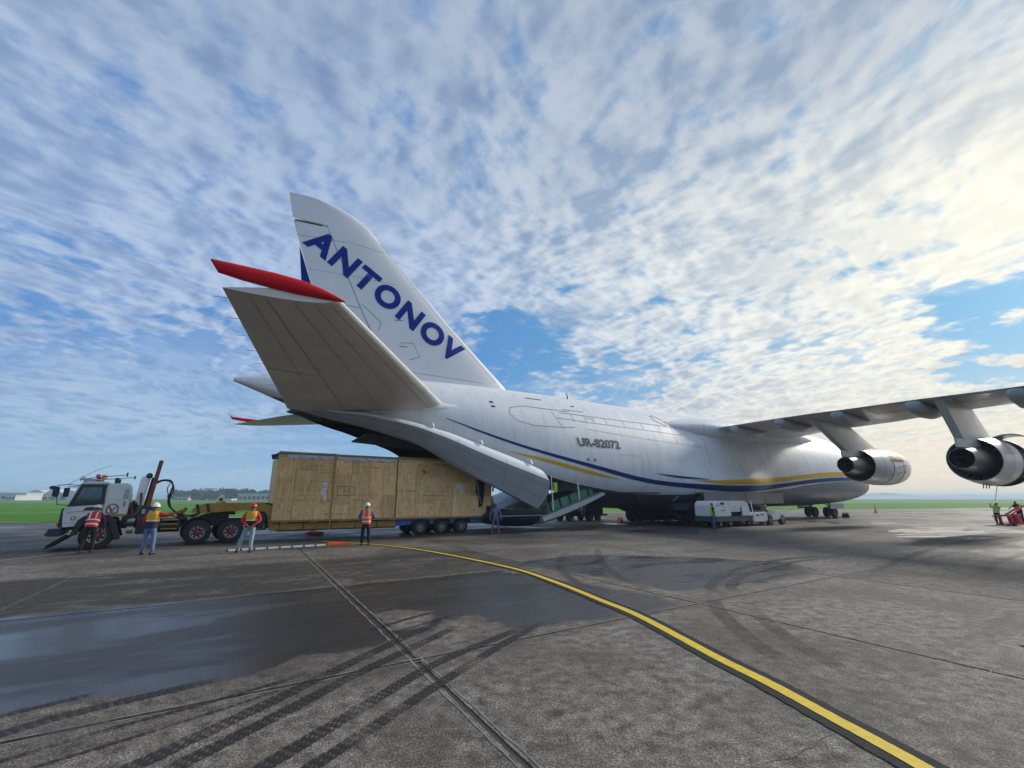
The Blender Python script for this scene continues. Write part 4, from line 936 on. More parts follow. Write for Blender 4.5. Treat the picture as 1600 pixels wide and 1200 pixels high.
# engines
def engine(u, s0, zc, opened):
    y = -u; e = empty('engine', (s0, y, zc)); e.parent = AC
    m = MB(); m.rev([(0,1.19),(0,1.23),(1.5,1.39),(2.55,1.46)], n=40); m.rev([(0,1.19),(.9,1.16),(1.8,1.10)], n=40); m.build('rear_cowl', MAT['engine_white'], e, smooth=True)
    g0 = 2.62
    m = MB(); m.rev([(4.35 if opened else g0,1.47),(4.6,1.46),(5.6,1.38),(6.25,1.28),(6.5,1.20),(6.45,1.12),(6.0,1.08),(5.2,1.14)], n=40); m.build('intake_cowl', MAT['engine_white'], e, smooth=True)
    m = MB(); m.rev([(5.2,1.14),(5.2,.4),(5.6,.22),(5.75,0.01)], n=24); m.build('fan', MAT['fan_dark'], e, smooth=True)
    m = MB(); m.rev([(1.8,1.10),(1.8,.80)], n=40); m.build('bypass_duct', MAT['fan_dark'], e)
    for k in range(28):
        a = 2*PI*k/28; M_ = Matrix.Rotation(a, 4, 'X'); m = MB(); m.box(.95, 1.7, -.012, .012, .82, 1.13, M_ @ Matrix.Rotation(.0, 4, 'Z')); m.build('guide_vane', MAT['core_metal'], e)
    m = MB(); m.rev([(1.8,.86),(.8,.86),(-.3,.78),(-1.3,.66),(-1.95,.58),(-1.95,.54),(-1.2,.56)], n=36); m.build('core_cowl', MAT['core_metal'], e, smooth=True)
    m = MB(); m.rev([(-1.2,.56),(-1.0,.05),(-.98,.01)], n=24); m.rev([(-1.1,.42),(-1.5,.28),(-1.85,.05)], n=24); m.build('exhaust_plug', MAT['fan_dark'], e, smooth=True)
    # seams and markings
    for x, w in ((2.58,.035),(4.4,.03),(1.3,.012)):
        rr_ = 1.475 if x > 2 else 1.385
        m = MB(); m.rev([(x-w, rr_+.003), (x, rr_+.006), (x+w, rr_+.003)], n=40); m.build('cowl_seam', MAT['letter_black'], e)
    def band(x0, x1, a0, a1, mt, nm, r0=1.44, r1=1.47):
        m = MB(); R_ = [[(x0+(x1-x0)*p/6, -(r0+(r1-r0)*p/6+.012)*math.cos(a0+(a1-a0)*q/4*(p/6)), (r0+(r1-r0)*p/6+.012)*math.sin(a0+(a1-a0)*q/4*(p/6))) for q in range(5)] for p in range(7)]
        m.loft(R_, False, False); m.build(nm, MAT[mt], e, fix=False)
    if not opened:
        m = MB(); R_ = []
        for p in range(9):
            x = 2.9+2.2*p/8; wa = .10+.10*math.sin(PI*p/8); r = 1.478 if x < 4.6 else 1.478-.08*(x-4.6); R_.append([(x, -(r+.01)*math.cos(.55+wa*q), (r+.01)*math.sin(.55+wa*q)) for q in (-1,-.5,0,.5,1)])
        m.loft(R_, False, False); m.build('yellow_cowl_stripe', MAT['stripe_yellow'], e, fix=False)
        m = MB(); R_ = []
        for p in range(9):
            x = 2.2+2.6*p/8; wa = .05*math.sin(PI*p/8)+.01; r = 1.478 if 2.5 < x < 4.6 else 1.44; R_.append([(x, -(r+.025)*math.cos(.30+wa*q), (r+.025)*math.sin(.30+wa*q)) for q in (-1,0,1)])
        m.loft(R_, False, False); m.build('blue_cowl_stripe', MAT['stripe_blue'], e, fix=False)
        for x, a in ((3.4,-.1),(4.0,-.05),(4.6,0),(3.6,-.4),(4.4,-.35),(3.2,-.5)):
            m = MB(); r = 1.49; m.add([(x,-r*math.cos(a),r*math.sin(a)),(x+.16,-r*math.cos(a),r*math.sin(a)),(x+.16,-r*math.cos(a+.09),r*math.sin(a+.09)),(x,-r*math.cos(a+.09),r*math.sin(a+.09))], [(0,1,2,3)]); m.build('stencil_mark', MAT['letter_black'], e, fix=False)
    else:
        m = MB(); m.rev([(2.6,1.18),(4.35,1.22)], n=36); m.build('fan_case', MAT['fan_dark'], e, smooth=True)
        for k in range(5): m = MB(); m.rev([(2.75+k*.36,1.2),(2.75+k*.36,1.28),(2.85+k*.36,1.28),(2.85+k*.36,1.2)], n=30); m.build('case_ring', MAT['core_metal'], e)
        # cowl doors propped up like wings
        for sg, lift in ((1, 0),):
            pv = Vector((0, -sg*.35, 1.5)); m = MB()
            def arc(r): 
                out = []
                for x in (2.65, 4.3):
                    ring = []
                    for k in range(15):
                        a = PI/2+.15-(k/14)*2.0; q = Vector((x, -sg*r*math.cos(a), r*math.sin(a)))
                        q2 = q-pv; q2.x = 0; rot = Matrix.Rotation(sg*R(-40), 3, 'X'); q2 = rot @ q2; ring.append(Vector((x, pv.y+q2.y, pv.z+q2.z)))
                    out.append(ring)
                return out
            a_, b_ = arc(1.47), arc(1.40); m.loft(a_, False, False); m.loft(b_, False, False); m.loft([a_[0], b_[0]], False, False); m.loft([a_[1], b_[1]], False, False)
            m.add([a_[0][-1], a_[1][-1], b_[1][-1], b_[0][-1]], [(0,1,2,3)])
            m.build('cowl_door', MAT['engine_white'], e, smooth=True)
            tip = a_[0][-3]; m = MB(); m.tube([tip, Vector((2.7, -sg*1.2, .3))], .02, 5); m.build('prop_rod', MAT['steel'], e)
        for k in range(3): m = MB(); m.tube([(.6+k*.5,0,-1.35),(.5+k*.5,.02,-1.62)], .025, 5); m.build('drain_mast', MAT['letter_black'], e)
    # pylon, from under the wing down and forward onto the nacelle
    le, te, th, _ = wsec(u); m = MB(); R_ = []
    ztop = lambda s: wP(u, (le[0]-s)/(le[0]-te[0]), -.03).z if s < le[0] else le[2]-.2
    prof = [(s0-6.0, ztop(max(te[0]+.1, s0-6.0))-.02, .05), ]
    prof = []
    for t in [k/12 for k in range(13)]:
        s_t = max(te[0]+.45, s0-5.9)+(5.2 if not opened else 4.6)*t; s_b = s0-1.35+(4.9)*t
        zb_ = zc+.85+.5*min(1, t*2.2)
        w_ = .13+.20*math.sin(PI*min(1, max(0, t*.9+.05)))**.6
        prof.append((s_t, ztop(s_t) if s_t < le[0] else le[2]-.1, s_b, zb_, w_))
    A = [(p[0], y-p[4], p[1]) for p in prof]; B = [(p[2], y-p[4], p[3]) for p in prof]; A2 = [(p[0], y+p[4], p[1]) for p in prof]; B2 = [(p[2], y+p[4], p[3]) for p in prof]
    m.loft([A, B, B2, A2], False, False); m.loft([A2, A], False, False)
    m.add([A[0], B[0], B2[0], A2[0]], [(0,1,2,3)]); m.add([A[-1], B[-1], B2[-1], A2[-1]], [(0,1,2,3)])
    po = m.build('pylon', MAT['engine_white'], AC, smooth=True, angle=30)
    m = MB(); m.loft([[(s0-2.2+t*2.6, y+w*.3*q, zc+.62+h) for q, h in ((-1,0),(-1,.5),(1,.5),(1,0))] for t, w in ((0,.2),(.5,1),(1,1.2))]); m.build('pylon_tail_fairing', MAT['engine_white'], AC, smooth=True)
    return e
engine(11.0, 43.0, 4.58, False)
engine(19.0, 37.9, 4.25, True)
# ---- rear doors
def petal(g):
    T = [(3.0,1.05,7.35,.75,7.1),(4.8,1.75,6.95,1.45,6.55),(6.4,2.3,6.88,1.9,6.2),(7.2,2.5,6.78,2.1,5.98),(8.2,2.75,6.62,2.4,5.7),(9.5,3.0,6.38,2.7,5.32),(10.4,3.15,6.15,2.9,4.89),(11.3,3.3,5.95,3.1,4.36),(13.1,3.5,5.38,3.3,3.45),(15,3.65,4.8,3.4,2.62),(16.4,3.75,4.35,3.45,2.0),(17.5,3.8,3.95,3.5,1.52)]
    st_ = [3.0+(17.5-3.0)*k/28 for k in range(29)]; outer, inner = [], []
    for s in st_:
        u0, z0, u1, z1 = lerp_tab(T, s); f = min(1, (s-3.0)/5); bow = .42*f+.03
        row = []
        for k in range(9):
            t = (0,.04,.16,.29,.36,.5,.66,.83,1)[k]; bw = (0,.35,.85,1.05,1.0,.82,.58,.30,0)[k]
            uu = u0+.06+(u1-u0)*t+bow*bw; zz = z0-.08+(z1-z0)*t
            row.append((s+(.55*math.sin(PI*t)*max(0, (s-15)/2.5)), g*uu, zz))
        outer.append(row); inner.append([(a, b-g*.22, c-.05) for a, b, c in row])
    m = MB(); m.loft([r[3:] for r in outer], False, False); m.loft([outer[0], inner[0]], False, False); m.loft([outer[-1], inner[-1]], False, False)
    m.loft([[r[0] for r in outer], [r[0] for r in inner]], False, False); m.loft([[r[-1] for r in outer], [r[-1] for r in inner]], False, False)
    o = m.build('clamshell_door', MAT['petal_paint'], AC, smooth=True, angle=45)
    m = MB(); m.loft([r[:4] for r in outer], False, False); m.build('door_shoulder', MAT['fin_white'], o, smooth=True)  # upper strip white above the grey door: sky light put into its colour
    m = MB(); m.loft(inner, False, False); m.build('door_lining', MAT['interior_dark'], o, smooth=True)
    for s in (10.2, 13.2, 16.6):
        u0, z0, u1, z1 = lerp_tab(T, s); m = MB(); m.tube([(s, g*(u0-.1), z0+.12), (s+.12, g*(u0+.18), z0+.1), (s+.15, g*(u0+.3), z0-.12)], .07, 6); m.build('hinge', MAT['white_plastic'], o)
    for k in (4.5, 6.5):
        m = MB(); R_ = []
        for r in outer: a = Vector(r[int(k)]).lerp(Vector(r[int(k)+1]), k % 1); q = Vector((0, g*.012, -.012)); R_.append([a+Vector((0,g*.015,.01)), a+Vector((0,g*.02,-.02))])
        m.loft(R_, False, False); m.build('panel_seam', MAT['seam_grey'], o, fix=False)
    for s_i in (10, 17, 23):
        m = MB(); m.loft([[Vector(p)+Vector((d, g*.014, .006)) for p in outer[s_i][2:]] for d in (-.012, .012)], False, False); m.build('panel_seam', MAT['seam_grey'], o, fix=False)
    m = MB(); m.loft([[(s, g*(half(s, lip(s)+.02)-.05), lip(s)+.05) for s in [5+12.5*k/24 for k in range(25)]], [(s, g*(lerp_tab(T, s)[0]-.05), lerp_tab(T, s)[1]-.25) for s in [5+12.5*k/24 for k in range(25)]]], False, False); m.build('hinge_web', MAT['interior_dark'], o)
    return o
petal(-1); petal(1)
# upper rear panel folded up inside, seen as dark plates with a lamp
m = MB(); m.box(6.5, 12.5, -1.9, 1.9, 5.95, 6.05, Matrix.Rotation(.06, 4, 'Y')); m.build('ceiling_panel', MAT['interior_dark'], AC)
for s, y, z in ((7.3,-.6,6.1),(10.5,-1.2,5.6)):
    m = MB(); m.rev([(0,.05),(.08,.07),(.16,.05),(.2,.01)], (s, y, z), 'z', 10); m.build('hold_lamp', MAT['white_plastic'], AC)
# ramp
Rm = Matrix.Translation((23.35, 0, 2.5)) @ Matrix.Rotation(math.atan2(1.62, 5.3), 4, 'Y').inverted()
RL = -5.55
def rb(x0, x1, y0, y1, z0, z1): m = MB(); m.box(x0, x1, y0, y1, z0, z1, Rm); return m
m = MB(); R_ = []
for t in range(9):
    x = RL*t/8; dpt = .18+.42*math.sin(PI*min(1, .12+t/8*.62)); R_.append([Rm @ Vector(q) for q in ((x,-3.25,0),(x,-3.3,-dpt*.55),(x,-2.6,-dpt),(x,2.6,-dpt),(x,3.3,-dpt*.55),(x,3.25,0))])
m.loft(R_); ramp = m.build('ramp', MAT['petal_paint'], AC, smooth=True, angle=35)
rb(RL, 0, -3.05, 3.05, .01, .05).build('ramp_floor', MAT['green_paint'], ramp)
for g in (-1, 1):
    rb(RL, -.6, g*2.75-.06, g*2.75+.06, .05, .62).build('ramp_side_wall', MAT['green_paint'], ramp)
    for k in range(6): rb(RL+.2+k*.85, RL+.27+k*.85, g*2.83-.07, g*2.83+.07, .02, .62).build('rib', MAT['letter_black'], ramp)
for s, y in ((18.9,-3.25),(21.1,-3.28)):
    m = MB(); m.tube([(s, y, 1.2+(s-18.5)*.3), (s-.05, y+.1, lip(s)+.1)], .045, 6); m.build('door_strut', MAT['white_plastic'], AC)
m = MB(); R_ = []
for s, zt_, zb_, w in ((14.55,1.05,.80,1.9),(14.9,1.30,.62,2.5),(15.8,1.42,.42,2.85),(17,1.42,.26,3.0),(18,1.38,.28,3.0),(18.7,1.25,.45,2.9)):
    R_.append([(s, -w, zt_), (s, -w-.03, (zt_+zb_)/2+.1), (s, -w*.9, (zt_+zb_)/2-.22), (s, -w*.6, zb_+.02), (s, 0, zb_-.05), (s, w*.6, zb_+.02), (s, w*.9, (zt_+zb_)/2-.22), (s, w+.03, (zt_+zb_)/2+.1), (s, w, zt_)])
m.loft(R_); o = m.build('ramp_extension', MAT['dark_blue_metal'], AC, smooth=True, angle=50)
m = MB(); m.box(14.9, 18.6, -3.06, -3.03, .98, 1.02); m.build('trim_strip', MAT['steel'], o)
for k in range(3):
    y0 = -3.0+k*2.02; m = MB(); m.add([(15.2,y0,1.44),(15.2,y0+1.95,1.44),(18.6,y0+1.95,2.55),(18.6,y0,2.55),(15.2,y0,1.38),(15.2,y0+1.95,1.38),(18.6,y0+1.95,1.3),(18.6,y0,1.3)], [(0,1,2,3),(4,7,6,5),(0,4,5,1),(1,5,6,2),(2,6,7,3),(3,7,4,0)]); m.build('toe_plate', MAT['dark_sheet'], o)
# ---- landing gear
def wheel_mesh(r, w):
    m = MB(); m.rev([(-w/2,r*.62),(-w/2,r*.88),(-w*.38,r*.98),(0,r),(w*.38,r*.98),(w/2,r*.88),(w/2,r*.62)], axis='y', n=22); t = m.build('tyre', MAT['black_rubber'], None, smooth=True)
    m = MB(); m.rev([(-w*.36,.01),(-w*.30,r*.25),(-w*.42,r*.4),(-w*.45,r*.62),(w*.45,r*.62),(w*.42,r*.4),(w*.30,r*.25),(w*.36,.01)], axis='y', n=18); h = m.build('rim', MAT['wheel_dark'], t, smooth=True)
    return t
wproto = wheel_mesh(.635, .46); used = []
def gear_wheel(x, y, z, parent, sc=1, nm='wheel'):
    if not used: t = wproto
    else:
        t = wproto.copy(); COL.objects.link(t)
        for k in kids(wproto): c = k.copy(); COL.objects.link(c); c.parent = t
    used.append(1); t.name = nm; t.parent = parent; t.location = (x, y, z); t.scale = (sc,)*3; return t
for g in (-1, 1):
    for k in range(5):
        s = 32.6+1.72*k
        for dy in (-.42, .42): gear_wheel(s, g*3.05+dy, .635, AC, 1)
        m = MB(); m.tube([(s, g*3.05, .635), (s+.25, g*3.0, 1.7)], .14, 8); m.tube([(s, g*3.05-.5, .635), (s, g*3.05+.5, .635)], .10, 8); m.build('gear_leg', MAT['steel'], AC)
for g in (-1, 1):
    s = 58.9
    for dy in (-.36, .36): gear_wheel(s, g*1.0+dy, .56, AC, .88)
    m = MB(); m.tube([(s, g*1.0, .56), (s+.15, g*.95, 1.7)], .12, 8); m.tube([(s, g*1.0-.42, .56), (s, g*1.0+.42, .56)], .09, 8); m.tube([(s+.1, g*.95, 1.1), (s-1.2, g*.9, 1.75)], .06, 6); m.build('gear_leg', MAT['steel'], AC)
    m = MB(); m.box(s-1.4, s+1.5, g*1.75-.02, g*1.75+.02, .95, 1.5); m.build('gear_door', MAT['petal_paint'], AC)
m = MB(); R_ = []
for s, zb2, w in ((30.6,1.3,3.2),(31.3,.95,3.6),(32.0,.75,3.74),(39.6,.72,3.78),(40.6,.85,3.75),(41.6,1.1,3.6),(42.8,1.3,3.3)):
    R_.append([(s, -w*.9, 1.7), (s, -w*.97, 1.4), (s, -w, 1.2), (s, -w*.96, .5*(1.1+zb2)), (s, -w*.86, zb2), (s, 0, zb2+.05), (s, w*.86, zb2), (s, w*.96, .5*(1.1+zb2)), (s, w, 1.2), (s, w*.97, 1.4), (s, w*.9, 1.7)])
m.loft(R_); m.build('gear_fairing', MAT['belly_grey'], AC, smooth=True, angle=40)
# open side panel hanging by the sponson (grey box-like doors)
m = MB(); m.box(32.3, 43.2, -4.72, -4.62, 1.62, 2.52); m.build('gear_bay_door', MAT['flap_grey'], AC, bevel=.02)
m = MB(); m.box(32.3, 43.2, -4.62, -3.6, 2.45, 2.52); m.build('gear_bay_door_edge', MAT['flap_grey'], AC)
for s in (34.9, 37.6, 40.4): m = MB(); m.box(s-.012, s+.012, -4.728, -4.72, 1.64, 2.5); m.build('panel_seam', MAT['letter_black'], AC)
m = MB(); m.add([(32.3,-4.6,2.5),(31.5,-4.1,1.5),(31.6,-3.9,1.5),(32.3,-4.4,1.7)], [(0,1,2,3)]); m.build('gear_bay_strut', MAT['black_metal'], AC)
# ------------------------------------------------------------------ low-loader trailer (local x runs rearwards, near side at y = -1.25)
TA = R(32.88); ly = Vector((-math.sin(TA), math.cos(TA), 0))
TR = empty('lowloader_trailer', Vector((-13.759, 22.161, 0))+ly*1.25, TA, 'yellow and blue low-loader trailer with gooseneck, carrying the long wooden crate', 'trailer')
for y0, y1 in ((-1.25,-1.0),(1.0,1.25)):
    m = MB(); m.prism([(-1.25,1.50),(-1.15,1.66),(-.75,1.82),(1.65,1.85),(2.05,1.76),(2.3,1.5),(2.45,1.1),(2.5,.50),(2.05,.50),(1.95,1.15),(1.75,1.42),(.9,1.5),(-.6,1.40),(-1.2,1.40)], y0, y1); m.build('gooseneck', MAT['yellow_steel'], TR, bevel=.02)
m = MB(); m.box(-1.1, 2.0, -1.0, 1.0, 1.62, 1.70); m.build('gooseneck_plate', MAT['black_metal'], TR)
m = MB(); m.prism([(1.75,1.86),(2.15,1.80),(2.42,1.52),(2.58,1.08),(2.6,.9),(2.48,.9),(2.38,1.3),(2.2,1.6),(1.95,1.74),(1.75,1.78)], -1.27, 1.27); m.build('gooseneck_skin', MAT['black_metal'], TR)
for x in (-.95, -.55): m = MB(); m.prism([(x-.06,1.42),(x+.06,1.42),(x-.05,1.80),(x-.17,1.78)], -1.257, -1.253); m.build('black_stripe', MAT['black_metal'], TR)
for x in (.95, 1.55): m = MB(); m.box(x-.03, x+.03, -1.27, -1.25, 1.5, 1.84); m.build('stiffener', MAT['yellow_steel'], TR)
m = MB(); m.box(-.5, .55, -.5, .5, 1.28, 1.42); m.box(-.2, .3, -.25, .25, 1.1, 1.3); m.build('kingpin_plate', MAT['black_metal'], TR)
for y0, y1 in ((-1.25,-1.1),(1.1,1.25)):
    m = MB(); m.box(2.5, 8.45, y0, y1, .52, .84); m.build('side_beam', MAT['yellow_steel'], TR, bevel=.015)
m = MB(); m.box(2.5, 14.9, -1.1, 1.1, .55, .82); m.build('deck_frame', MAT['black_metal'], TR)
m = MB(); m.box(2.4, 8.45, -1.27, 1.27, .455, .515); m.box(2.4, 8.45, -1.27, 1.27, .845, .87); m.build('deck_edge', MAT['black_metal'], TR)
for x in (3.6, 4.95, 6.2, 7.4): m = MB(); m.box(x-.025, x+.025, -1.265, -1.25, .52, .84); m.build('stiffener', MAT['black_metal'], TR)
for y0, y1 in ((-1.25,-1.1),(1.1,1.25)):
    P = [(8.46,.52),(9.3,.58)]
    for c in (9.97, 11.33, 12.67): P += [(c-.62,.60),(c-.56,.74),(c-.36,.90),(c+.36,.90),(c+.56,.74),(c+.62,.60)]
    P += [(13.5,.60),(14.9,.64),(14.9,.90),(14.3,.93),(13.2,.97),(12.67,1.03),(12,.98),(11.33,1.03),(10.65,.98),(9.97,1.03),(9.3,.96),(8.46,.93)]
    m = MB(); m.prism(P, y0, y1); m.build('axle_side_plate', MAT['blue_steel'], TR)
m = MB(); m.box(8.46, 14.9, -1.1, 1.1, .83, .95); m.build('rear_deck', MAT['blue_steel'], TR)
def road_wheel(r, w, dual, hubmat, nholes=8):
    t = None
    m = MB()
    for o in ((0, w+.06) if dual else (0,)):
        m.rev([(o, r*.55),(o, r*.60),(o+w*.03, r*.86),(o+w*.12, r*.97),(o+w*.5, r),(o+w*.88, r*.97),(o+w*.97, r*.86),(o+w, r*.60),(o+w, r*.55)], axis='y', n=28)
    for k in range(36):
        a = 2*PI*k/36; M_ = Matrix.Rotation(a, 4, 'Y'); m.box(-.028, .028, w*.1, w*.42, r*.985, r*1.015, M_); m.box(.03, .085, w*.55, w*.88, r*.985, r*1.015, M_)
    t = m.build('wheel', MAT['black_rubber'], None, smooth=True)
    m = MB(); m.rev([(w*.05, r*.60),(.0, r*.56),(w*.06, r*.50),(w*.35, r*.46)], axis='y', n=28); m.m = 1; m.rev([(w*.35, r*.50),(w*.30, r*.30),(w*.12, r*.25),(w*.12,.01)], axis='y', n=28); m.build('rim', [MAT['rim_grey'], MAT['wheel_dark' if hubmat == 'hub_red' else 'rim_grey']], t, smooth=True)
    m = MB()
    for k in range(nholes):
        a = 2*PI*k/nholes; M_ = Matrix.Rotation(a, 4, 'Y'); m.rev([(w*.30, r*.085),(w*.16, r*.07),(w*.15, .005)], axis='y', n=8)
        o = len(m.v)-24
        for q in range(o, len(m.v)): m.v[q] = tuple(M_ @ (Vector(m.v[q])+Vector((0,-.012,r*.38))))
    tag(m.build('wheel_lugs', MAT['lug_pale' if hubmat == 'hub_red' else 'black_metal'], t), kind='stuff')
    m = MB(); m.rev([(w*.10, r*.19),(-w*.02, r*.16),(-w*.06, r*.10),(-w*.06,.01)], axis='y', n=16)
    for k in range(10):
        a = 2*PI*k/10; m.rev([(w*.1,.018),(w*.02,.018),(w*.02,.001)], (r*.26*math.cos(a), 0, r*.26*math.sin(a)), 'y', 6)
    m.build('hub', MAT[hubmat], t, smooth=True); return t
wt = road_wheel(.42, .24, True, 'rim_grey'); first = True
for x in (9.97, 11.33, 12.67):
    for g in (-1, 1):
        w = wt if first else copy_tree(wt); first = False
        w.parent = TR; w.location = (x, g*1.24, .42); w.rotation_euler.z = 0 if g < 0 else PI
    m = MB(); m.tube([(x,-1,.42),(x,1,.42)], .08, 8); m.build('axle', MAT['black_metal'], TR)
for g in (-1, 1): m = MB(); m.box(1.62, 1.82, g*.95-.1, g*.95+.1, .62, 1.5); m.box(1.5, 1.95, g*.95-.18, g*.95+.18, .55, .62); m.build('landing_leg', MAT['dark_blue_metal'], TR)
# ------------------------------------------------------------------ crate
CR = empty('wooden_crate', Vector((-13.759, 22.161, 0))+ly*1.25, TA, 'very long plywood shipping crate on the low-loader, entering the open tail of the aircraft', 'crate')
CX0, CX1, CZ0, CZ1, CY = 2.1, 14.66, .92, 4.36, 1.42
m = MB(); m.box(CX0+.03, CX1-.03, -CY+.03, CY-.03, CZ0+.02, CZ1-.04); m.build('core', MAT['plywood'], CR)
cr = random.Random(5)
def panel(x0, x1, z0, z1, pr=0): 
    m = MB(); g = .005; m.box(x0+g, x1-g, -CY-.012-pr, -CY+.028, z0+g, z1-g); return m.build('plywood_panel', MAT['plywood'], CR)
secs = [(CX0, 4.82, [(2.1,2.95),(2.95,3.98),(3.98,4.82)]), (4.86, 8.30, [(4.86,5.75),(5.75,6.8),(6.8,7.55),(7.55,8.30)]), (8.36, CX1, [(8.36,9.5),(9.5,10.7),(10.7,11.9),(11.9,13.1),(13.1,14.66)])]
zc_sets = [[.98,3.05,4.1],[.98,2.2,3.5,4.1],[.98,2.6,4.1],[.98,1.75,3.3,4.1],[.98,3.4,4.1]]
q = 0
for x0, x1, cols in secs:
    for a, b in cols:
        zz = zc_sets[q % 5]; q += 1
        for z0, z1 in zip(zz[:-1], zz[1:]): panel(a, b, z0, z1, cr.uniform(0, .008))
for a, b in ((-1.42,-.5),(-.5,.5),(.5,1.42)):
    for z0, z1 in ((.98,2.4),(2.4,4.1)):
        m = MB(); m.box(CX0-.025, CX0+.02, a+.01, b-.01, z0+.008, z1-.008); m.build('plywood_panel', MAT['plywood'], CR)
        m = MB(); m.box(CX1-.02, CX1+.025, a+.01, b-.01, z0+.008, z1-.008); m.build('plywood_panel', MAT['plywood'], CR)
for x0, x1, z, dz in ((CX0, 4.82, 4.28, 0), (4.86, 8.30, 4.26, -.0), (8.36, CX1, 4.30, .0)):
    m = MB(); m.box(x0-.02, x1, -CY-.05, CY+.05, z, z+.13); m.build('top_rail', MAT['wood_trim'], CR, bevel=.01)
m = MB(); m.box(CX0-.01, CX1+.01, -CY-.03, CY+.03, CZ0-.02, CZ0+.075); m.build('bottom_rail', MAT['wood_trim'], CR)
for x in [2.5+1.38*k for k in range(9)]:
    m = MB(); m.box(x, x+.32, -CY-.06, CY+.06, .865 if x < 8.3 else .955, .925 if x < 8.3 else .985); m.build('skid', MAT['wood_trim'], CR)
for x0, x1 in ((CX0+.35, 4.78), (4.92, 8.26)):
    m = MB(); n = 40; t_, b_ = [], []
    for k in range(n+1):
        x = x0+(x1-x0)*k/n; t_.append((x, -CY-.035-.012*math.sin(k*1.3), 4.27)); b_.append((x, -CY-.05-.02*math.sin(k*.9+1), 4.09+.035*math.sin(k*.7)+.02*math.sin(k*2.1)))
    m.loft([t_, b_], False, False); m.build('plastic_sheet', MAT['tarp_white'], CR, smooth=True)
m = MB(); m.add([(CX0-.03,-CY-.05,4.3),(CX0-.38,-CY+.1,4.22),(CX0-.30,-CY+.2,3.98),(CX0-.05,-CY-.04,4.0)], [(0,1,2,3)]); m.build('torn_sheet_corner', MAT['dark_sheet'], CR)
m = MB(); m.box(4.80, 4.88, -CY-.065, -CY-.05, .50, 4.36); m.box(4.80, 4.88, -CY-.065, CY, 4.415, 4.43); m.build('lashing_strap', MAT['strap_yellow'], CR)
m = MB(); m.box(8.30, 8.36, -CY-.02, -CY, .98, 4.3); m.build('section_gap', MAT['nail_dark'], CR)
nm = MB(); nr = random.Random(8)
for _ in range(40):
    x = nr.uniform(CX0+.1, CX1-1.6); z = nr.choice([1.05,1.25,1.97,2.22,2.47,2.93,3.12,3.38,3.52,3.75,3.98,4.06]); k = nr.randint(4, 12); st_ = nr.uniform(.09, .2)
    for i in range(k):
        xx = x+i*st_
        if xx < CX1-.1: s_ = nr.uniform(.014, .027); nm.box(xx-s_*.6, xx+s_*.6, -CY-.035, -CY-.018, z-s_+nr.uniform(-.012,.012), z+s_)
for _ in range(60):
    xx = nr.uniform(CX0+.1, CX1-.2); z = nr.uniform(1.1, 4.0); s_ = nr.uniform(.01, .022); nm.box(xx-s_, xx+s_, -CY-.035, -CY-.018, z-s_, z+s_)
tag(nm.build('nail_heads', MAT['nail_dark'], CR), kind='stuff')
def sticker(x, z, w, h, rot=0, mt='paper_white', nm_='document', d=.036): m = MB(); m.box(-w/2, w/2, -.004, .004, -h/2, h/2, Matrix.Translation((x, -CY-d, z)) @ Matrix.Rotation(rot, 4, 'Y')); return m.build(nm_, MAT[mt], CR)
for x, z, w, h in ((4.42,2.78,.22,.22),(4.42,2.54,.24,.20),(4.38,2.34,.26,.20),(4.47,2.10,.15,.26)): sticker(x, z, w, h)
for k in range(4): sticker(4.42, 2.74-k*.13, .14, .012, 0, 'letter_black', 'printed_line', .044)
for x, z, w, h, r_ in ((12.30,2.78,.42,.28,.1),(12.5,2.55,.22,.3,-.1)): sticker(x, z, w, h, r_)
def frame_mark(x0, x1, z0, z1, w=.012):
    m = MB(); y0, y1 = -CY-.04, -CY-.034
    for a in ((x0,x1,z0-w,z0+w),(x0,x1,z1-w,z1+w),(x0-w,x0+w,z0,z1),(x1-w,x1+w,z0,z1)): m.box(a[0], a[1], y0, y1, a[2], a[3])
    m.build('stencil_frame', MAT['nail_dark'], CR)
frame_mark(5.08, 6.0, 2.22, 2.68, .009); frame_mark(11.3, 11.9, 2.2, 2.7, .006)
for dx, s_ in ((5.5, 1), (5.62, -1)): m = MB(); m.bar((dx-.1*s_, -CY-.038, 2.36), (dx, -CY-.038, 2.52), .02, .008); m.build('arrow_mark', MAT['nail_dark'], CR)
m = MB(); m.tube([(9.9,-CY-.05,3.75),(10.05,-CY-.06,3.6),(10.0,-CY-.06,3.45)], .05, 6); m.tube([(9.85,-CY-.05,3.62),(10.2,-CY-.06,3.60)], .045, 6); m.build('orange_mark', MAT['orange_plastic'], CR)
m = MB(); P = [(10.9,-CY-.05,4.38),(11.3,-CY-.05,3.9),(11.9,-CY-.05,3.2),(12.5,-CY-.05,2.75),(13.0,-CY-.05,2.3),(13.3,-CY-.05,2.15),(13.9,-CY-.05,2.12)]; m.tube([P[0]]+P, .022, 6); m.build('dark_cable', MAT['black_rubber'], CR)
m = MB(); m.prism([(13.55,3.2),(13.95,3.3),(14.15,3.0),(14.1,2.2),(14.0,1.6),(13.75,1.5),(13.7,2.2),(13.5,2.4)], -CY-.05, -CY-.02); m.build('torn_opening', MAT['interior_dark'], CR)
m = MB(); m.tube([(13.6,-CY-.07,3.1),(13.66,-CY-.09,2.5),(13.9,-CY-.07,1.7)], .02, 5); m.build('hanging_wire', MAT['steel'], CR)
m = MB(); m.box(14.3, 14.62, -CY-.06, -CY-.01, 1.25, 1.6); m.tube([(14.6,-CY-.05,3.3),(14.75,-CY-.1,2.9),(14.72,-CY-.1,2.5)], .06, 6); m.build('lifting_lug', MAT['black_metal'], CR)
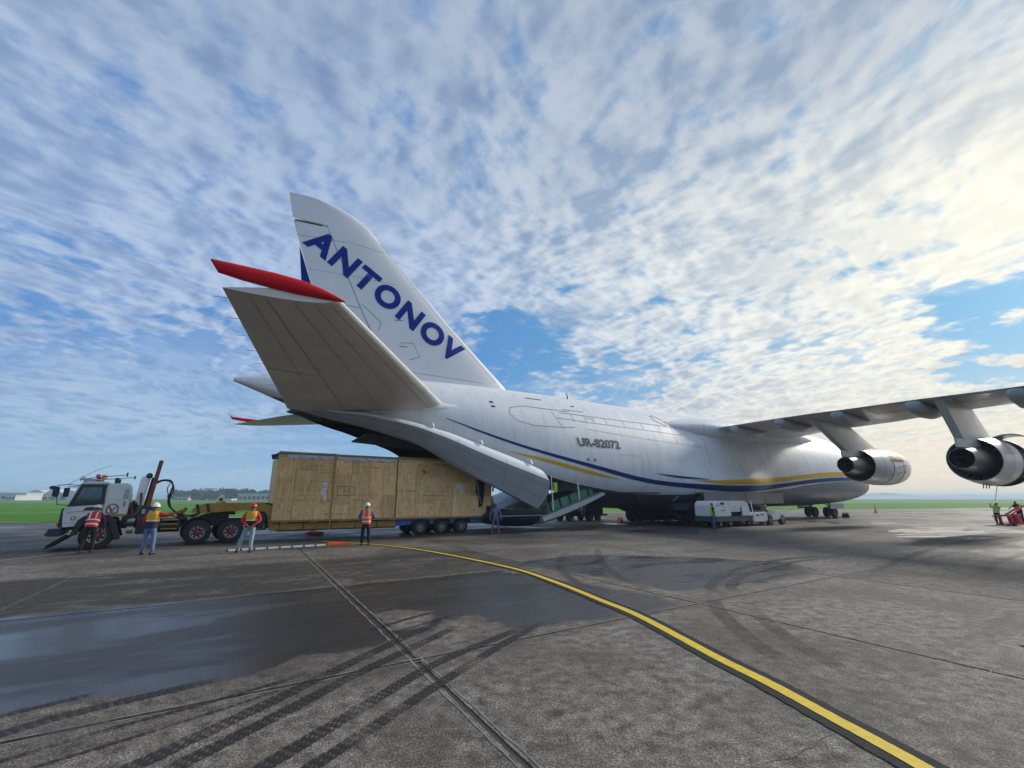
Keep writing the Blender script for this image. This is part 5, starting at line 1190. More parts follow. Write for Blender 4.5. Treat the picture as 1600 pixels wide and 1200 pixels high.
# ------------------------------------------------------------------ truck tractor (local x forward, near side +y)
TH = R(-141.81); tly = Vector((-math.sin(TH), math.cos(TH), 0)); rr0 = Vector((-13.954, 22.061, 0))
TK = empty('tractor_unit', rr0-tly*1.25, TH, 'white cab-over tractor unit with orange beacons pulling the low-loader', 'truck')
Wd = 1.25
m = MB(); m.prism([(5.22,.92),(5.30,1.55),(5.24,1.74),(4.12,1.84),(4.12,1.32),(4.62,1.22),(4.86,.95)], -Wd, Wd); cab = m.build('cab', MAT['truck_white'], TK, bevel=.03)
m = MB(); m.prism([(4.12,1.32),(4.12,2.67),(3.42,2.70),(3.32,2.60),(3.28,2.2),(3.30,1.34),(3.5,1.30)], -Wd, Wd); m.build('cab_rear', MAT['truck_white'], TK, bevel=.05)
m = MB(); m.prism([(4.98,2.62),(4.9,2.70),(4.5,2.76),(4.1,2.74),(4.1,2.64)], -Wd, Wd); m.build('cab_roof', MAT['truck_white'], TK, bevel=.03)
for g in (-1, 1):
    y = g*Wd
    m = MB(); m.prism([(5.24,1.74),(4.98,2.64),(4.88,2.64),(5.12,1.78)], y-.05, y+.005); m.build('windscreen_pillar', MAT['truck_white'], TK)
    m = MB()
    O = [(5.20,1.74),(4.93,2.62),(4.16,2.64),(4.10,1.82)]; I = [(5.02,1.88),(4.84,2.50),(4.26,2.52),(4.22,1.95)]
    for k in range(4): k2 = (k+1) % 4; m.prism([O[k], O[k2], I[k2], I[k]], y-.03, y+.012)
    m.build('window_frame', MAT['dark_plastic'], TK)
    m = MB(); m.prism(I, y-.012, y-.004); m.build('side_window', MAT['cab_glass'], TK)
    m = MB(); m.prism([(4.02,1.95),(4.02,2.6),(3.6,2.6),(3.55,2.0)], y, y+.012); m.build('sleeper_panel', MAT['truck_white'], TK, bevel=.008)
    m = MB(); m.prism([(3.52,2.05),(3.50,2.45),(3.36,2.45),(3.36,2.05)], y, y+.014); m.build('quarter_window', MAT['dark_glass'], TK)
    m = MB(); m.rev([(y-.01,.085),(y+g*.015,.08),(y+g*.018,.01)], (4.95,0,1.27), 'y', 14); m.build('round_badge', MAT['red_paint'], TK); m = MB(); m.rev([(y+g*.019,.045),(y+g*.02,.01)], (4.95,0,1.27), 'y', 12); m.build('badge_centre', MAT['paper_white'], TK)
    for a, b in (((5.20,1.50),(4.15,1.60)),((4.12,1.34),(4.12,1.84)),((4.85,1.08),(5.2,1.10))): m = MB(); m.bar((a[0], y+g*.004, a[1]), (b[0], y+g*.004, b[1]), .008, .012); m.build('panel_gap', MAT['dark_plastic'], TK)
    m = MB(); m.prism([(4.30,1.97),(4.34,2.36),(4.55,2.36),(4.62,2.05),(4.5,1.97)], y-.035, y-.03); m.build('seat_back', MAT['dark_plastic'], TK)
    m = MB(); m.prism([(4.22,1.72),(4.62,1.70),(4.72,1.58),(4.30,1.58)], y, y+.015); m.build('step_recess', MAT['dark_plastic'], TK)
    m = MB(); m.prism([(4.8,1.20),(4.62,1.36),(4.3,1.42),(3.85,1.38),(3.6,1.18),(3.5,.8),(3.35,.4),(3.55,.35),(3.72,.85),(3.85,1.10),(4.15,1.20),(4.5,1.14),(4.68,.92),(4.75,.6),(4.95,.6)], y-.35, y+.03); m.build('wheel_arch', MAT['dark_plastic'], TK, bevel=.01)
    m = MB(); m.box(3.3, 3.95, y, y+.012, 1.34, 1.42); m.build('amber_strip', MAT['yellow_steel'], TK)
    m = MB(); m.box(3.43, 3.46, y, y+.03, 1.72, 1.95); m.build('door_handle', MAT['dark_plastic'], TK)
m = MB(); m.add([(5.235,-1.17,1.78),(5.235,1.17,1.78),(4.99,1.17,2.60),(4.99,-1.17,2.60)], [(0,1,2,3)]); m.build('windscreen', MAT['cab_glass'], TK, fix=False)
m = MB(); m.box(3.5, 3.9, -.9, .9, 1.4, 2.0); m.box(4.3, 4.6, .3, .8, 1.75, 2.25); m.box(4.3, 4.6, -.8, -.3, 1.75, 2.25); m.box(4.1, 5.1, -1.1, 1.1, 1.72, 1.80); m.build('cab_interior', MAT['dark_plastic'], TK)
m = MB(); m.rev([(-.015,.19),(.015,.19),(.015,.17),(-.015,.17),(-.015,.19)], (4.86,.55,2.02), 'x', 18); m.build('steering_wheel', MAT['dark_plastic'], TK)
m = MB(); m.box(5.24, 5.36, -1.2, 1.2, .92, 1.66); 
for k in range(4): m.box(5.36, 5.39, -1.0, 1.0, 1.02+k*.15, 1.09+k*.15)
m.build('grille', MAT['dark_plastic'], TK, bevel=.02)
for q_ in (-.6,.1,.7): m = MB(); m.bar((5.25,q_,1.80),(5.10,q_+.35,2.25),.015,.03); m.build('wiper', MAT['dark_plastic'], TK)
for g in (-1, 1):
    m = MB(); m.box(5.37, 5.42, g*1.03-.14, g*1.03+.14, .98, 1.14); m.build('headlight', MAT['amber_lens'], TK, bevel=.01)
m = MB(); m.box(5.2, 5.62, -1.22, 1.22, .58, .88); m.box(5.6, 5.72, -.9, .9, .60, .72); m.build('bumper', MAT['dark_blue_metal'], TK, bevel=.03)
m = MB(); m.box(5.5, 5.66, .85, 1.1, .74, .86); m.build('fog_lamp', MAT['steel'], TK, bevel=.01)
m = MB(); m.add([(5.6,1.27,.10),(4.95,1.28,.62),(4.80,1.0,.62),(5.55,.1,.08),(5.55,1.29,.26),(5.05,1.30,.66)], [(0,1,2,3),(0,4,5,1)]); m.add([(5.6,1.20,.10),(5.5,-1.2,.10),(4.9,-1.2,.6),(4.95,1.2,.62)], [(0,1,2,3)]); m.build('deflector_plate', MAT['black_metal'], TK)
# mirrors
m = MB(); m.tube([(4.98,1.25,2.58),(5.3,1.42,2.60),(5.62,1.5,2.56)], .018, 6); m.tube([(5.15,1.28,1.78),(5.5,1.48,1.82),(5.54,1.5,2.1),(5.62,1.5,2.4)], .016, 6); m.build('mirror_arm', MAT['dark_plastic'], TK)
m = MB(); m.box(5.52, 5.70, 1.36, 1.62, 2.12, 2.52); m.box(5.6,5.82,1.40,1.60,2.40,2.54); m.build('mirror', MAT['dark_blue_metal'], TK, bevel=.035)
m = MB(); m.tube([(4.98,-1.25,2.58),(5.62,-1.5,2.56)], .018, 6); m.box(5.52, 5.70, -1.62, -1.36, 2.12, 2.52); m.build('mirror', MAT['dark_blue_metal'], TK, bevel=.03)
# roof kit
m = MB(); m.tube([(5.02,.95,2.88),(4.95,.95,2.87),(4.8,.95,2.84),(4.3,.95,2.83)], [.12,.075,.035,.03], 10); m.build('air_horn', MAT['steel'], TK)
m = MB(); m.tube([(4.95,.5,2.80),(4.8,.5,2.79),(4.3,.5,2.79)], [.09,.03,.025], 10); m.build('air_horn', MAT['steel'], TK)
for x in (4.46, 3.86): m = MB(); m.box(x-.07, x+.07, .72, .92, 2.7, 2.92); m.box(x-.07, x+.07, -.92, -.72, 2.7, 2.92); m.box(x-.03, x+.03, -.8, .8, 2.86, 2.92); m.build('roof_bracket', MAT['dark_plastic'], TK)
for x, y, mt in ((4.50,.82,'red_lens'),(4.34,.35,'amber_lens'),(4.34,-.3,'amber_lens')):
    m = MB(); m.rev([(2.91,.085),(2.93,.085),(2.98,.078),(3.05,.07),(3.07,.001)], (x, y, 0), 'z', 12); m.build('beacon', MAT[mt], TK, smooth=True)
m = MB(); m.tube([(4.9,.9,2.86),(4.3,.9,2.96),(3.55,.9,3.06)], .014, 5); m.tube([(3.55,.9,2.98),(3.55,.9,3.16)], .03, 5); m.build('roof_rod', MAT['dark_plastic'], TK)
m = MB(); m.tube([(4.5,-.3,2.86),(3.3,-.3,3.0)], .014, 5); m.tube([(3.3,-.3,2.92),(3.3,-.3,3.06)], .03, 5); m.build('roof_rod', MAT['dark_plastic'], TK)
for dy in (0, .12): m = MB(); m.tube([(5.3+dy*.3,1.42,2.6),(4.55,1.42-dy,3.18+dy*.4),(4.1,1.42-dy,3.4+dy*.5)], .004, 4); m.build('whip_antenna', MAT['dark_plastic'], TK)
# door emblem: V inside a rounded frame
emb = [(3.98,1.46),(3.98,1.70),(3.92,1.79),(3.80,1.83),(3.68,1.79),(3.62,1.70),(3.62,1.46)]
m = MB()
for a, b in zip(emb, emb[1:]+emb[:1]): m.bar((a[0], Wd+.016, a[1]), (b[0], Wd+.016, b[1]), .008, .035)
m.build('emblem_frame', MAT['letter_black'], TK)
for a, b, w in (((3.92,1.74),(3.81,1.50),.045),((3.81,1.50),(3.69,1.74),.03),((3.85,1.66),(3.80,1.52),.02)):
    m = MB(); m.bar((a[0], Wd+.018, a[1]), (b[0], Wd+.018, b[1]), .008, w); m.build('emblem_letter', MAT['red_paint'] if w > .025 else MAT['letter_black'], TK)
# engine and services behind the cab
m = MB(); er = random.Random(2)
for _ in range(26):
    x, z = er.uniform(2.95, 3.35), er.uniform(1.0, 1.9); y = er.uniform(.4, 1.15); s_ = er.uniform(.04, .14); m.box(x-s_, x+s_, y-s_, y+s_, z-s_, z+s_)
for k in range(9): m.tube([(3.3, .6+.06*k, 1.8-.06*k), (3.05, .9, 1.5+.05*k), (2.9, 1.0, 1.0)], .022, 5)
m.build('engine_services', MAT['black_metal'], TK)
m = MB(); m.prism([(3.12,1.78),(3.06,2.95),(2.98,3.02),(2.80,3.05),(2.72,2.98),(2.86,1.78)], -.9, .9); m.build('headboard_cabinet', MAT['white_plastic'], TK, bevel=.03)
m = MB(); m.prism([(2.83,1.3),(2.68,3.0),(2.58,2.98),(2.50,2.4),(2.62,1.3)], .2, .95); m.build('cable_bundle', MAT['black_rubber'], TK, bevel=.04)
m = MB(); m.rev([(.2,.12),(.95,.12),(.95,.01)], (2.78, 0, 3.05), 'y', 12); m.build('air_cleaner_cap', MAT['black_rubber'], TK)
m = MB(); m.bar((2.66,1.0,1.6), (2.45,1.0,3.74), .07, .16); m.bar((2.60,.84,1.6), (2.52,.84,3.1), .06, .1); m.build('timber_stake', MAT['rust_red'], TK)
m = MB(); m.box(2.30, 2.92, .55, 1.18, .55, 1.20); m.build('side_cabinet', MAT['dark_blue_metal'], TK, bevel=.03)
m = MB(); m.prism([(2.35,1.22),(2.30,1.62),(2.62,1.76),(3.05,1.76),(3.10,1.22)], .45, 1.05); m.build('side_cabinet', MAT['dark_blue_metal'], TK, bevel=.04)
for k in range(4): m = MB(); m.box(2.36+.13*k, 2.44+.13*k, 1.18, 1.20, .62, 1.12); m.build('louvre', MAT['black_metal'], TK)
m = MB(); m.rev([(2.98,.01),(2.98,.17),(3.22,.17),(3.22,.01)], (0,1.02,.75), 'x', 14); m.rev([(2.98,.01),(2.98,.12),(3.25,.12),(3.25,.01)], (0,1.06,1.12), 'x', 12); m.build('air_tank', MAT['steel'], TK, smooth=True)
m = MB(); m.tube([(3.2,1.1,1.3),(2.95,1.15,1.45),(2.9,1.1,1.8),(2.95,1.0,2.3)], .045, 7); m.tube([(3.28,1.05,1.9),(3.15,1.1,1.6),(3.1,1.1,1.25)], .03, 6); m.build('exhaust_pipe', MAT['rust_red'], TK, smooth=True)
for x, z in ((2.5,1.45),(2.75,1.5)): m = MB(); m.box(x-.06, x+.06, 1.05, 1.09, z-.1, z+.1); m.build('latch', MAT['steel'], TK)
m = MB(); m.bar((1.5,.75,1.2),(1.2,.85,1.62), .05, .14); m.build('timber_offcut', MAT['rust_red'], TK)
m = MB(); m.tube([(1.3,.9,1.15),(1.7,.9,1.3),(2.2,.9,1.25)], .03, 6); m.tube([(1.2,.8,1.15),(1.6,.7,1.4),(2.25,.8,1.4)], .025, 6); m.box(1.2,1.45,.7,1.0,1.1,1.3); m.build('service_lines', MAT['black_rubber'], TK)
for x in (1.25, 1.9, 2.1): m = MB(); m.box(x-.05, x+.05, .8, .9, 1.18, 1.32); m.build('coupling', MAT['steel'], TK)
for z in (.72, .92, 1.1): m = MB(); m.box(1.45, 2.05, 1.0, 1.24, z, z+.05); m.build('yellow_step', MAT['yellow_steel'], TK)
m = MB(); m.rev([(1.35,.01),(1.36,.26),(2.15,.26),(2.16,.01)], (0,.9,.85), 'x', 18); m.build('fuel_tank', MAT['black_metal'], TK, smooth=True)
m = MB(); m.box(-1.35, 5.2, .32, .42, .78, 1.10); m.box(-1.35, 5.2, -.42, -.32, .78, 1.10); m.box(-1.35, -1.25, -.42, .42, .78, 1.1); m.box(1.1,2.6,-.9,.9,1.10,1.18); m.build('chassis', MAT['black_metal'], TK)
m = MB(); m.box(.0, .9, -.45, .45, 1.10, 1.22); m.prism([(.85,1.16),(.3,1.34),(-.35,1.34),(-.55,1.22),(-.5,1.16)], -.45, .45); m.build('fifth_wheel', MAT['black_metal'], TK)
for c in (.665, -.665):
    m = MB(); P = [(c+.74*math.cos(a), .54+.70*math.sin(a)) for a in [PI*(.12+.0+.72*k/9) for k in range(10)]]; P2 = [(c+.70*math.cos(a), .54+.66*math.sin(a)) for a in [PI*(.84-.72*k/9) for k in range(10)]]
    if c > 0: m.prism(P+P2, .65, 1.22); m.build('mudguard', MAT['black_metal'], TK)
hy = [Vector(p) for p in ((2.62,.9,2.7),(2.3,.9,2.86),(1.98,.9,2.84),(1.86,.9,2.55),(1.95,.9,2.1),(1.85,.9,1.7),(1.45,.9,1.38),(.95,.8,1.3),(.4,.6,1.5),(.1,.5,1.65))]
hp = spline([tuple(p) for p in hy], 6)
m = MB(); m.tube(hp, .035, 7); m.build('air_hose', MAT['black_rubber'], TK, smooth=True)
m = MB(); m.tube([(x-.06, y-.25, z-.06+.05*math.sin(i*.3)) for i, (x, y, z) in enumerate(hp)], .028, 7); m.build('air_hose', MAT['black_rubber'], TK, smooth=True)
m = MB(); m.tube(spline([(1.9,.8,2.5),(1.95,.8,2.2),(2.05,.8,2.5),(1.95,.8,2.8)], 5), .02, 6); m.build('air_hose', MAT['black_rubber'], TK)
wr = road_wheel(.545, .29, True, 'hub_red', 8); wr.parent = TK
fw = road_wheel(.56, .32, False, 'hub_red', 8); fw.parent = TK
# wheel faces outward at y=0 of their own frame, tyre grows to +y: mirror by rotation for the near side
def seat_wheel(w, x, g, r): w.parent = TK; w.location = (x, g*1.25, r); w.rotation_euler.z = PI if g > 0 else 0
seat_wheel(wr, .665, 1, .545); seat_wheel(copy_tree(wr), -.665, 1, .545); seat_wheel(copy_tree(wr), .665, -1, .545); seat_wheel(copy_tree(wr), -.665, -1, .545)
seat_wheel(fw, 4.13, 1, .56); seat_wheel(copy_tree(fw), 4.13, -1, .56)
# ------------------------------------------------------------------ people
def skin_mesh(name, J, E, mat, parent, sub=1):
    names = list(J); me = bpy.data.meshes.new('tmp'); me.from_pydata([J[n][0] for n in names], [(names.index(a), names.index(b)) for a, b in E], [])
    o = bpy.data.objects.new('tmp', me); COL.objects.link(o)
    sm = o.modifiers.new('s', 'SKIN'); sm.use_smooth_shade = True; o.modifiers.new('u', 'SUBSURF').levels = sub
    for i, n in enumerate(names):
        r = J[n][1]; v = me.skin_vertices[0].data[i]; v.radius = r if hasattr(r, '__len__') else (r, r); v.use_root = (i == 0)
    bpy.context.view_layer.update()
    m2 = bpy.data.meshes.new_from_object(o.evaluated_get(bpy.context.evaluated_depsgraph_get())); bpy.data.objects.remove(o)
    m2.name = name; m2.materials.clear(); m2.materials.append(mat); r_ = bpy.data.objects.new(name, m2); COL.objects.link(r_); r_.parent = parent
    m2.polygons.foreach_set('use_smooth', [True]*len(m2.polygons)); return r_
def person(x, y, rz, label, sc=1.06, lean=0, side=0, arms=None, legs=None, shirt='cloth_navy', vest=None, vest2=None, pants='denim', hat='helmet_white', z=0, shorts=False, sleeves=True, stripes=True, group=None, skirt=.0):
    """local +y is where the person faces; arms: (elbow, hand) offsets from each shoulder; legs: foot positions"""
    t = empty('person', (x, y, z), rz, label, 'person', group); t.scale = (sc,)*3
    hip = Vector((0, 0, .93))
    def up(h, fx=0, fy=0):  # torso point h above the hip, leaned
        return hip+Vector((fx+side*h, fy*math.cos(lean)+math.sin(lean)*h, math.cos(lean)*h-math.sin(lean)*fy))
    arms = arms or [((-.06,.0,-.28),(-.05,.08,-.52)), ((.06,.0,-.28),(.05,.08,-.52))]
    legs = legs or [(-.11, 0), (.11, 0)]
    skin = MAT['skin']; J = {'pelvis': (hip, (.14,.11)), 'waist': (up(.18), (.13,.10)), 'chest': (up(.40), (.16,.11)), 'neck': (up(.54), .055), 'chin': (up(.60,0,.015), (.06,.065)), 'head': (up(.68,0,.02), (.078,.092)), 'crown': (up(.755,0,.01), (.06,.07)), 'nose': (up(.655,0,.115), .014)}
    E = [('pelvis','waist'),('waist','chest'),('chest','neck'),('neck','chin'),('chin','head'),('head','crown'),('chin','nose')]
    feet = []
    for i, g in enumerate((-1, 1)):
        sh = up(.46, g*.19); el = sh+Vector(arms[i][0]); ha = sh+Vector(arms[i][1]); hd = (ha-el).normalized()
        J[f'sh{i}'] = (sh, .06); J[f'el{i}'] = (el, .042); J[f'wr{i}'] = (ha, .030); pm = ha+hd*.07; J[f'pm{i}'] = (pm, (.036,.018))
        E += [('chest', f'sh{i}'), (f'sh{i}', f'el{i}'), (f'el{i}', f'wr{i}'), (f'wr{i}', f'pm{i}')]
        sidev = hd.cross(Vector((0,1,0))); sidev = sidev.normalized() if sidev.length > .1 else Vector((1,0,0))
        for q, (ofs, ln) in enumerate(((-.028,.062),(-.010,.075),(.010,.070),(.028,.055))):
            a = pm+sidev*ofs+hd*.03; b = a+(hd+Vector((0,.35,0))).normalized()*ln
            J[f'fa{i}{q}'] = (a, .010); J[f'fb{i}{q}'] = (b, .008); E += [(f'pm{i}', f'fa{i}{q}'), (f'fa{i}{q}', f'fb{i}{q}')]
        th = ha+hd*.03+sidev*g*.04; J[f'th{i}'] = (th, .011); J[f'tt{i}'] = (th+hd*.045+sidev*g*.012, .009); E += [(f'wr{i}', f'th{i}'), (f'th{i}', f'tt{i}')]
        fx, fy = legs[i][0], legs[i][1]; kb = legs[i][2] if len(legs[i]) > 2 else .03
        hp_ = hip+Vector((g*.10, 0, -.04)); an = Vector((fx, fy, .085)); kn = (hp_+an)/2+Vector((0, kb, .03))
        J[f'hp{i}'] = (hp_, .095); J[f'kn{i}'] = (kn, .060); J[f'an{i}'] = (an, .042); J[f'ft{i}'] = (an+Vector((g*.02,.13,-.045)), (.04,.03))
        E += [('pelvis', f'hp{i}'), (f'hp{i}', f'kn{i}'), (f'kn{i}', f'an{i}'), (f'an{i}', f'ft{i}')]; feet.append((an, g))
    skin_mesh('body', J, E, skin, t)
    # trousers
    gr = 1.22; J2 = {'pelvis': (hip+Vector((0,0,.03)), (.165,.135)), 'w': (up(.10), (.155,.125))}; E2 = [('pelvis','w')]
    for i in (0, 1):
        hp_, kn, an = J[f'hp{i}'][0], J[f'kn{i}'][0], J[f'an{i}'][0]; J2[f'a{i}'] = (hp_, .108); J2[f'b{i}'] = (kn, .082 if not shorts else .10); E2 += [('pelvis', f'a{i}'), (f'a{i}', f'b{i}')]
        if not shorts: J2[f'm{i}'] = ((kn+an)/2+Vector((0,-.01,0)), .074); J2[f'c{i}'] = (an+Vector((0,0,.0)), .066); E2 += [(f'b{i}', f'm{i}'), (f'm{i}', f'c{i}')]
    skin_mesh('shorts' if shorts else 'trousers', J2, E2, MAT[pants], t)
    J3 = {'w': (up(.06), (.160,.128)), 'm': (up(.25), (.158,.122)), 'c': (up(.42), (.178,.125)), 'n': (up(.52), .08)}; E3 = [('w','m'),('m','c'),('c','n')]
    for i in (0, 1):
        sh, el, ha = J[f'sh{i}'][0], J[f'el{i}'][0], J[f'wr{i}'][0]; J3[f's{i}'] = (sh, .078); J3[f'e{i}'] = (el if sleeves else sh.lerp(el, .75), .058 if sleeves else .062); E3 += [('c', f's{i}'), (f's{i}', f'e{i}')]
        if sleeves: J3[f'h{i}'] = (el.lerp(ha, .93), .044); E3 += [(f'e{i}', f'h{i}')]
    skin_mesh('shirt', J3, E3, MAT[shirt], t)
    def rings(h0, h1, grow, mt, nm_, n=6):
        m = MB(); R_ = []
        for k in range(n+1):
            h = h0+(h1-h0)*k/n; w = .172+(.03*sstep(.05, .40, h))-.055*sstep(.44, .54, h)+skirt*sstep(.2, 0, h); d = .14+.004*math.sin(h*40)-.04*sstep(.44, .54, h)
            R_.append([up(h, (w+grow)*math.copysign(abs(math.cos(a))**.85, math.cos(a)), (d+grow)*math.sin(a)) for a in [2*PI*q/20 for q in range(20)]])
        m.loft(R_, True, True); return m.build(nm_, MAT[mt], t, smooth=True)
    if vest:
        if vest2: rings(.22, .54, .012, vest, 'vest', 8); rings(-.04, .218, .012, vest2, 'vest_lower')
        else: rings(-.05, .54, .012, vest, 'vest', 10)
        if stripes:
            for h in ((.03, .075), (.19, .235)) if not vest2 else ((.20, .235),): rings(h[0], h[1], .019, 'reflective', 'reflective_band', 1)
            for g in (-1, 1):
                if vest2: continue
                for f_ in (-1, 1): m = MB(); m.loft([[up(h, g*.095+dx, f_*(.155+.006*math.sin(h*9)) if h < .44 else f_*(.155-.05*(h-.44)/.1)) for dx in (-.02, .02)] for h in (.24,.30,.36,.42,.47,.52)], False, False); m.build('reflective_band', MAT['reflective'], t, fix=False)
    # shoes
    for an, g in feet:
        m = MB(); R_ = []
        for yy, w, h in ((-.10,.03,.05),(-.085,.042,.09),(-.02,.045,.105),(.05,.048,.075),(.12,.048,.055),(.165,.035,.04),(.18,.015,.025)):
            R_.append([(an.x+g*yy*.12+w*math.cos(a), an.y+yy, max(.004, h*.5+h*.5*math.sin(a))) for a in [2*PI*q/10 for q in range(10)]])
        m.loft(R_); m.build('shoe', MAT['shoe_dark'], t, smooth=True)
    hc = up(.715, 0, .012); Mh = Matrix.Translation(hc) @ Matrix.Rotation(-lean*.9, 4, 'X')
    if hat and hat.startswith('helmet'):
        m = MB(); R_ = []
        for zz, r in ((-.005,.128),(.02,.124),(.06,.112),(.095,.086),(.118,.05),(.125,.012)): R_.append([Mh @ Vector((r*.92*math.cos(a), r*1.08*math.sin(a), zz)) for a in [2*PI*q/18 for q in range(18)]])
        m.loft(R_, True, True); hm_ = m.build('helmet', MAT[hat], t, smooth=True)
        m = MB(); m.loft([[Mh @ Vector((r*.92*math.cos(a), r*1.08*math.sin(a)+(.05 if math.sin(a) > .3 else 0)*(k == 1), zz)) for a in [2*PI*q/18 for q in range(18)]] for k, (zz, r) in enumerate(((-.002,.124),(-.012,.145),(-.014,.124)))], True, False); m.build('brim', MAT[hat], hm_, smooth=True)
        m = MB(); m.tube([Mh @ Vector((.0, .14*math.cos(a), .02+.112*math.sin(a))) for a in [PI*k/8 for k in range(9)]], .012, 5); m.build('ridge', MAT[hat], hm_)
        J4 = {'a': (up(.67,0,-.01), (.084,.092)), 'b': (up(.61,0,-.03), (.06,.05))}; skin_mesh('hair', J4, [('a','b')], MAT['hair'], t)
    elif hat == 'hair':
        J4 = {'a': (up(.755,0,-.01), (.082,.088)), 'b': (up(.69,0,-.035), (.086,.08)), 'c': (up(.625,0,-.04), (.06,.05))}; skin_mesh('hair', J4, [('a','b'),('b','c')], MAT['hair'], t)
    else:
        J4 = {'a': (up(.77,0,0), (.095,.10)), 'b': (up(.69,0,-.03), (.098,.095)), 'c': (up(.60,0,-.04), (.075,.06))}; skin_mesh('cap', J4, [('a','b'),('b','c')], MAT[hat], t)
    return t
AW = math.atan2
def face(x, y, tx, ty): return math.atan2(ty-y, tx-x)-PI/2
W = 'workers in helmets near the truck and crate'
person(-16.55, 18.45, face(-16.55,18.45,-17.1,19.6), 'worker in red vest and white helmet bending at the truck front wheel', lean=R(24), legs=[(-.16,-.05,.06),(.14,.05,.06)], arms=[((-.02,.18,-.24),(.05,.38,-.36)), ((.14,-.02,-.28),(.14,.02,-.55))], shirt='cloth_navy', vest='cloth_red', pants='cloth_black', group=W)
person(-13.8, 17.95, face(-13.8,17.95,-14.2,21), 'worker in blue jeans and white helmet reaching an arm towards the truck chassis', sc=1.07, side=.06, legs=[(-.15,0,.02),(.17,.02,.02)], arms=[((-.13,.02,-.26),(-.10,.16,-.46)), ((.27,.10,-.06),(.54,.16,.08))], shirt='cloth_red', vest='cloth_yellow', vest2='cloth_navy', pants='denim', group=W)
person(-10.42, 18.68, face(-10.42,18.68,-11.6,22), 'worker in red helmet and pale jeans with hands behind the back', legs=[(-.34,.02,.03),(.10,-.04,.02)], side=.04, arms=[((-.12,-.08,-.25),(.10,-.20,-.42)), ((.12,-.08,-.25),(-.10,-.20,-.44))], shirt='cloth_red', vest='cloth_yellow', vest2='cloth_black', pants='denim_light', hat='helmet_red', group=W)
person(-6.66, 21.4, face(-6.66,21.4,-7.5,26), 'worker in bright orange vest and white helmet standing in front of the crate', legs=[(-.13,0,.0),(.16,.0,.0)], arms=[((-.13,.04,-.25),(.02,.24,-.30)), ((.13,.04,-.25),(-.02,.24,-.28))], shirt='cloth_blue', vest='cloth_orange', pants='cloth_black', group=W)
person(-15.45, 24.6, face(-15.45,24.6,-16,20), 'helmeted worker in yellow vest partly hidden behind the truck chassis', z=.35, shirt='cloth_red', vest='cloth_yellow', pants='denim', arms=[((-.12,.1,-.2),(-.05,.32,-.25)), ((.12,.1,-.2),(.05,.32,-.25))], group=W)
person(-1.0, 28.3, face(-1.0,28.3,0,20), 'person in blue-grey shirt and shorts standing behind the trailer tail', sc=1.02, shirt='denim', pants='cloth_blue', hat='olive_cloth', shorts=True, legs=[(-.2,0),(.2,.05)], arms=[((-.12,-.02,-.26),(-.13,.08,-.5)), ((.12,-.02,-.26),(.13,.05,-.5))])
person(14.35, 33.35, face(14.35,33.35,20,32), 'person in lime vest and dark trousers standing in front of the white ground power cart', sc=1.03, shirt='cloth_black', vest='cloth_lime', pants='cloth_blue', hat='hair', stripes=False)
person(8.35, 45.2, face(8.35,45.2,4,44), 'dark clothed person walking behind the ramp beside the dark cart', shirt='cloth_black', pants='cloth_black', hat='hair', legs=[(-.18,-.1),(.16,.15)])
person(5.6, 43.2, face(5.6,43.2,9,46), 'person in yellow top bending over at the dark cart behind the ramp', lean=R(55), shirt='cloth_yellow', pants='cloth_navy', hat='hair', shorts=True, arms=[((0,.15,-.22),(0,.3,-.4)), ((0,.15,-.22),(0,.3,-.4))])
person(39.1, 37.6, face(39.1,37.6,30,38)+.3, 'mechanic in lime vest standing at the red engine stand, leaning back', sc=1.04, lean=R(-8), side=-.12, shirt='cloth_lime', vest='cloth_lime', pants='cloth_black', hat='hair', z=.0, arms=[((-.12,.14,-.1),(.02,.28,.05)), ((.12,.14,-.1),(0,.28,.12))])
person(40.75, 37.4, face(40.75,37.4,36,36), 'mechanic in dark clothes at the right edge of the frame beside the red stand', sc=1.05, lean=R(20), shirt='cloth_lime', vest='cloth_black', pants='cloth_navy', hat='hair', z=.1, stripes=False, arms=[((-.1,.2,-.15),(-.05,.45,-.25)), ((.1,.2,-.15),(.05,.45,-.25))])
# ------------------------------------------------------------------ ground equipment
PH = R(30.5)
G = empty('ground_power_unit', (15.75, 35.6, 0), PH, 'white rounded ground power cart on dark blue-green base beside the aircraft belly', 'power cart')
P = [(-1.95,.80),(-1.92,1.62),(-1.80,1.86),(-1.5,1.98),(2.55,1.98),(2.95,1.90),(3.2,1.66),(3.32,1.25),(3.34,.80)]
m = MB(); m.prism([p for p in P if p[0] < -.1]+[(.15,1.98),(.35,1.5),(.4,.80)], -.95, .95); m.build('front_canopy', MAT['white_plastic'], G, bevel=.06)
m = MB(); m.prism([(.17,1.97),(.37,1.5),(.41,1.14),(2.05,1.14),(2.05,1.97)], -.93, .93); m.build('canopy', MAT['white_plastic'], G, bevel=.03)
m = MB(); m.prism([(2.08,1.98),(2.55,1.98),(2.95,1.90),(3.2,1.66),(3.32,1.25),(3.34,.80),(2.08,.80)], -.95, .95); m.build('rear_canopy', MAT['white_plastic'], G, bevel=.06)
m = MB(); m.box(.42, 2.06, -.80, .80, .80, 1.14); m.box(1.85, 2.02, -.94, -.9, .98, 1.5); m.build('side_recess', MAT['interior_dark'], G)
m = MB(); m.box(-2.0, 3.55, -.98, .98, .42, .77); m.build('base', MAT['gpu_green'], G, bevel=.02)
m = MB(); m.box(-2.02, 3.6, -1.0, 1.0, .74, .795); m.build('base_rim', MAT['black_metal'], G)
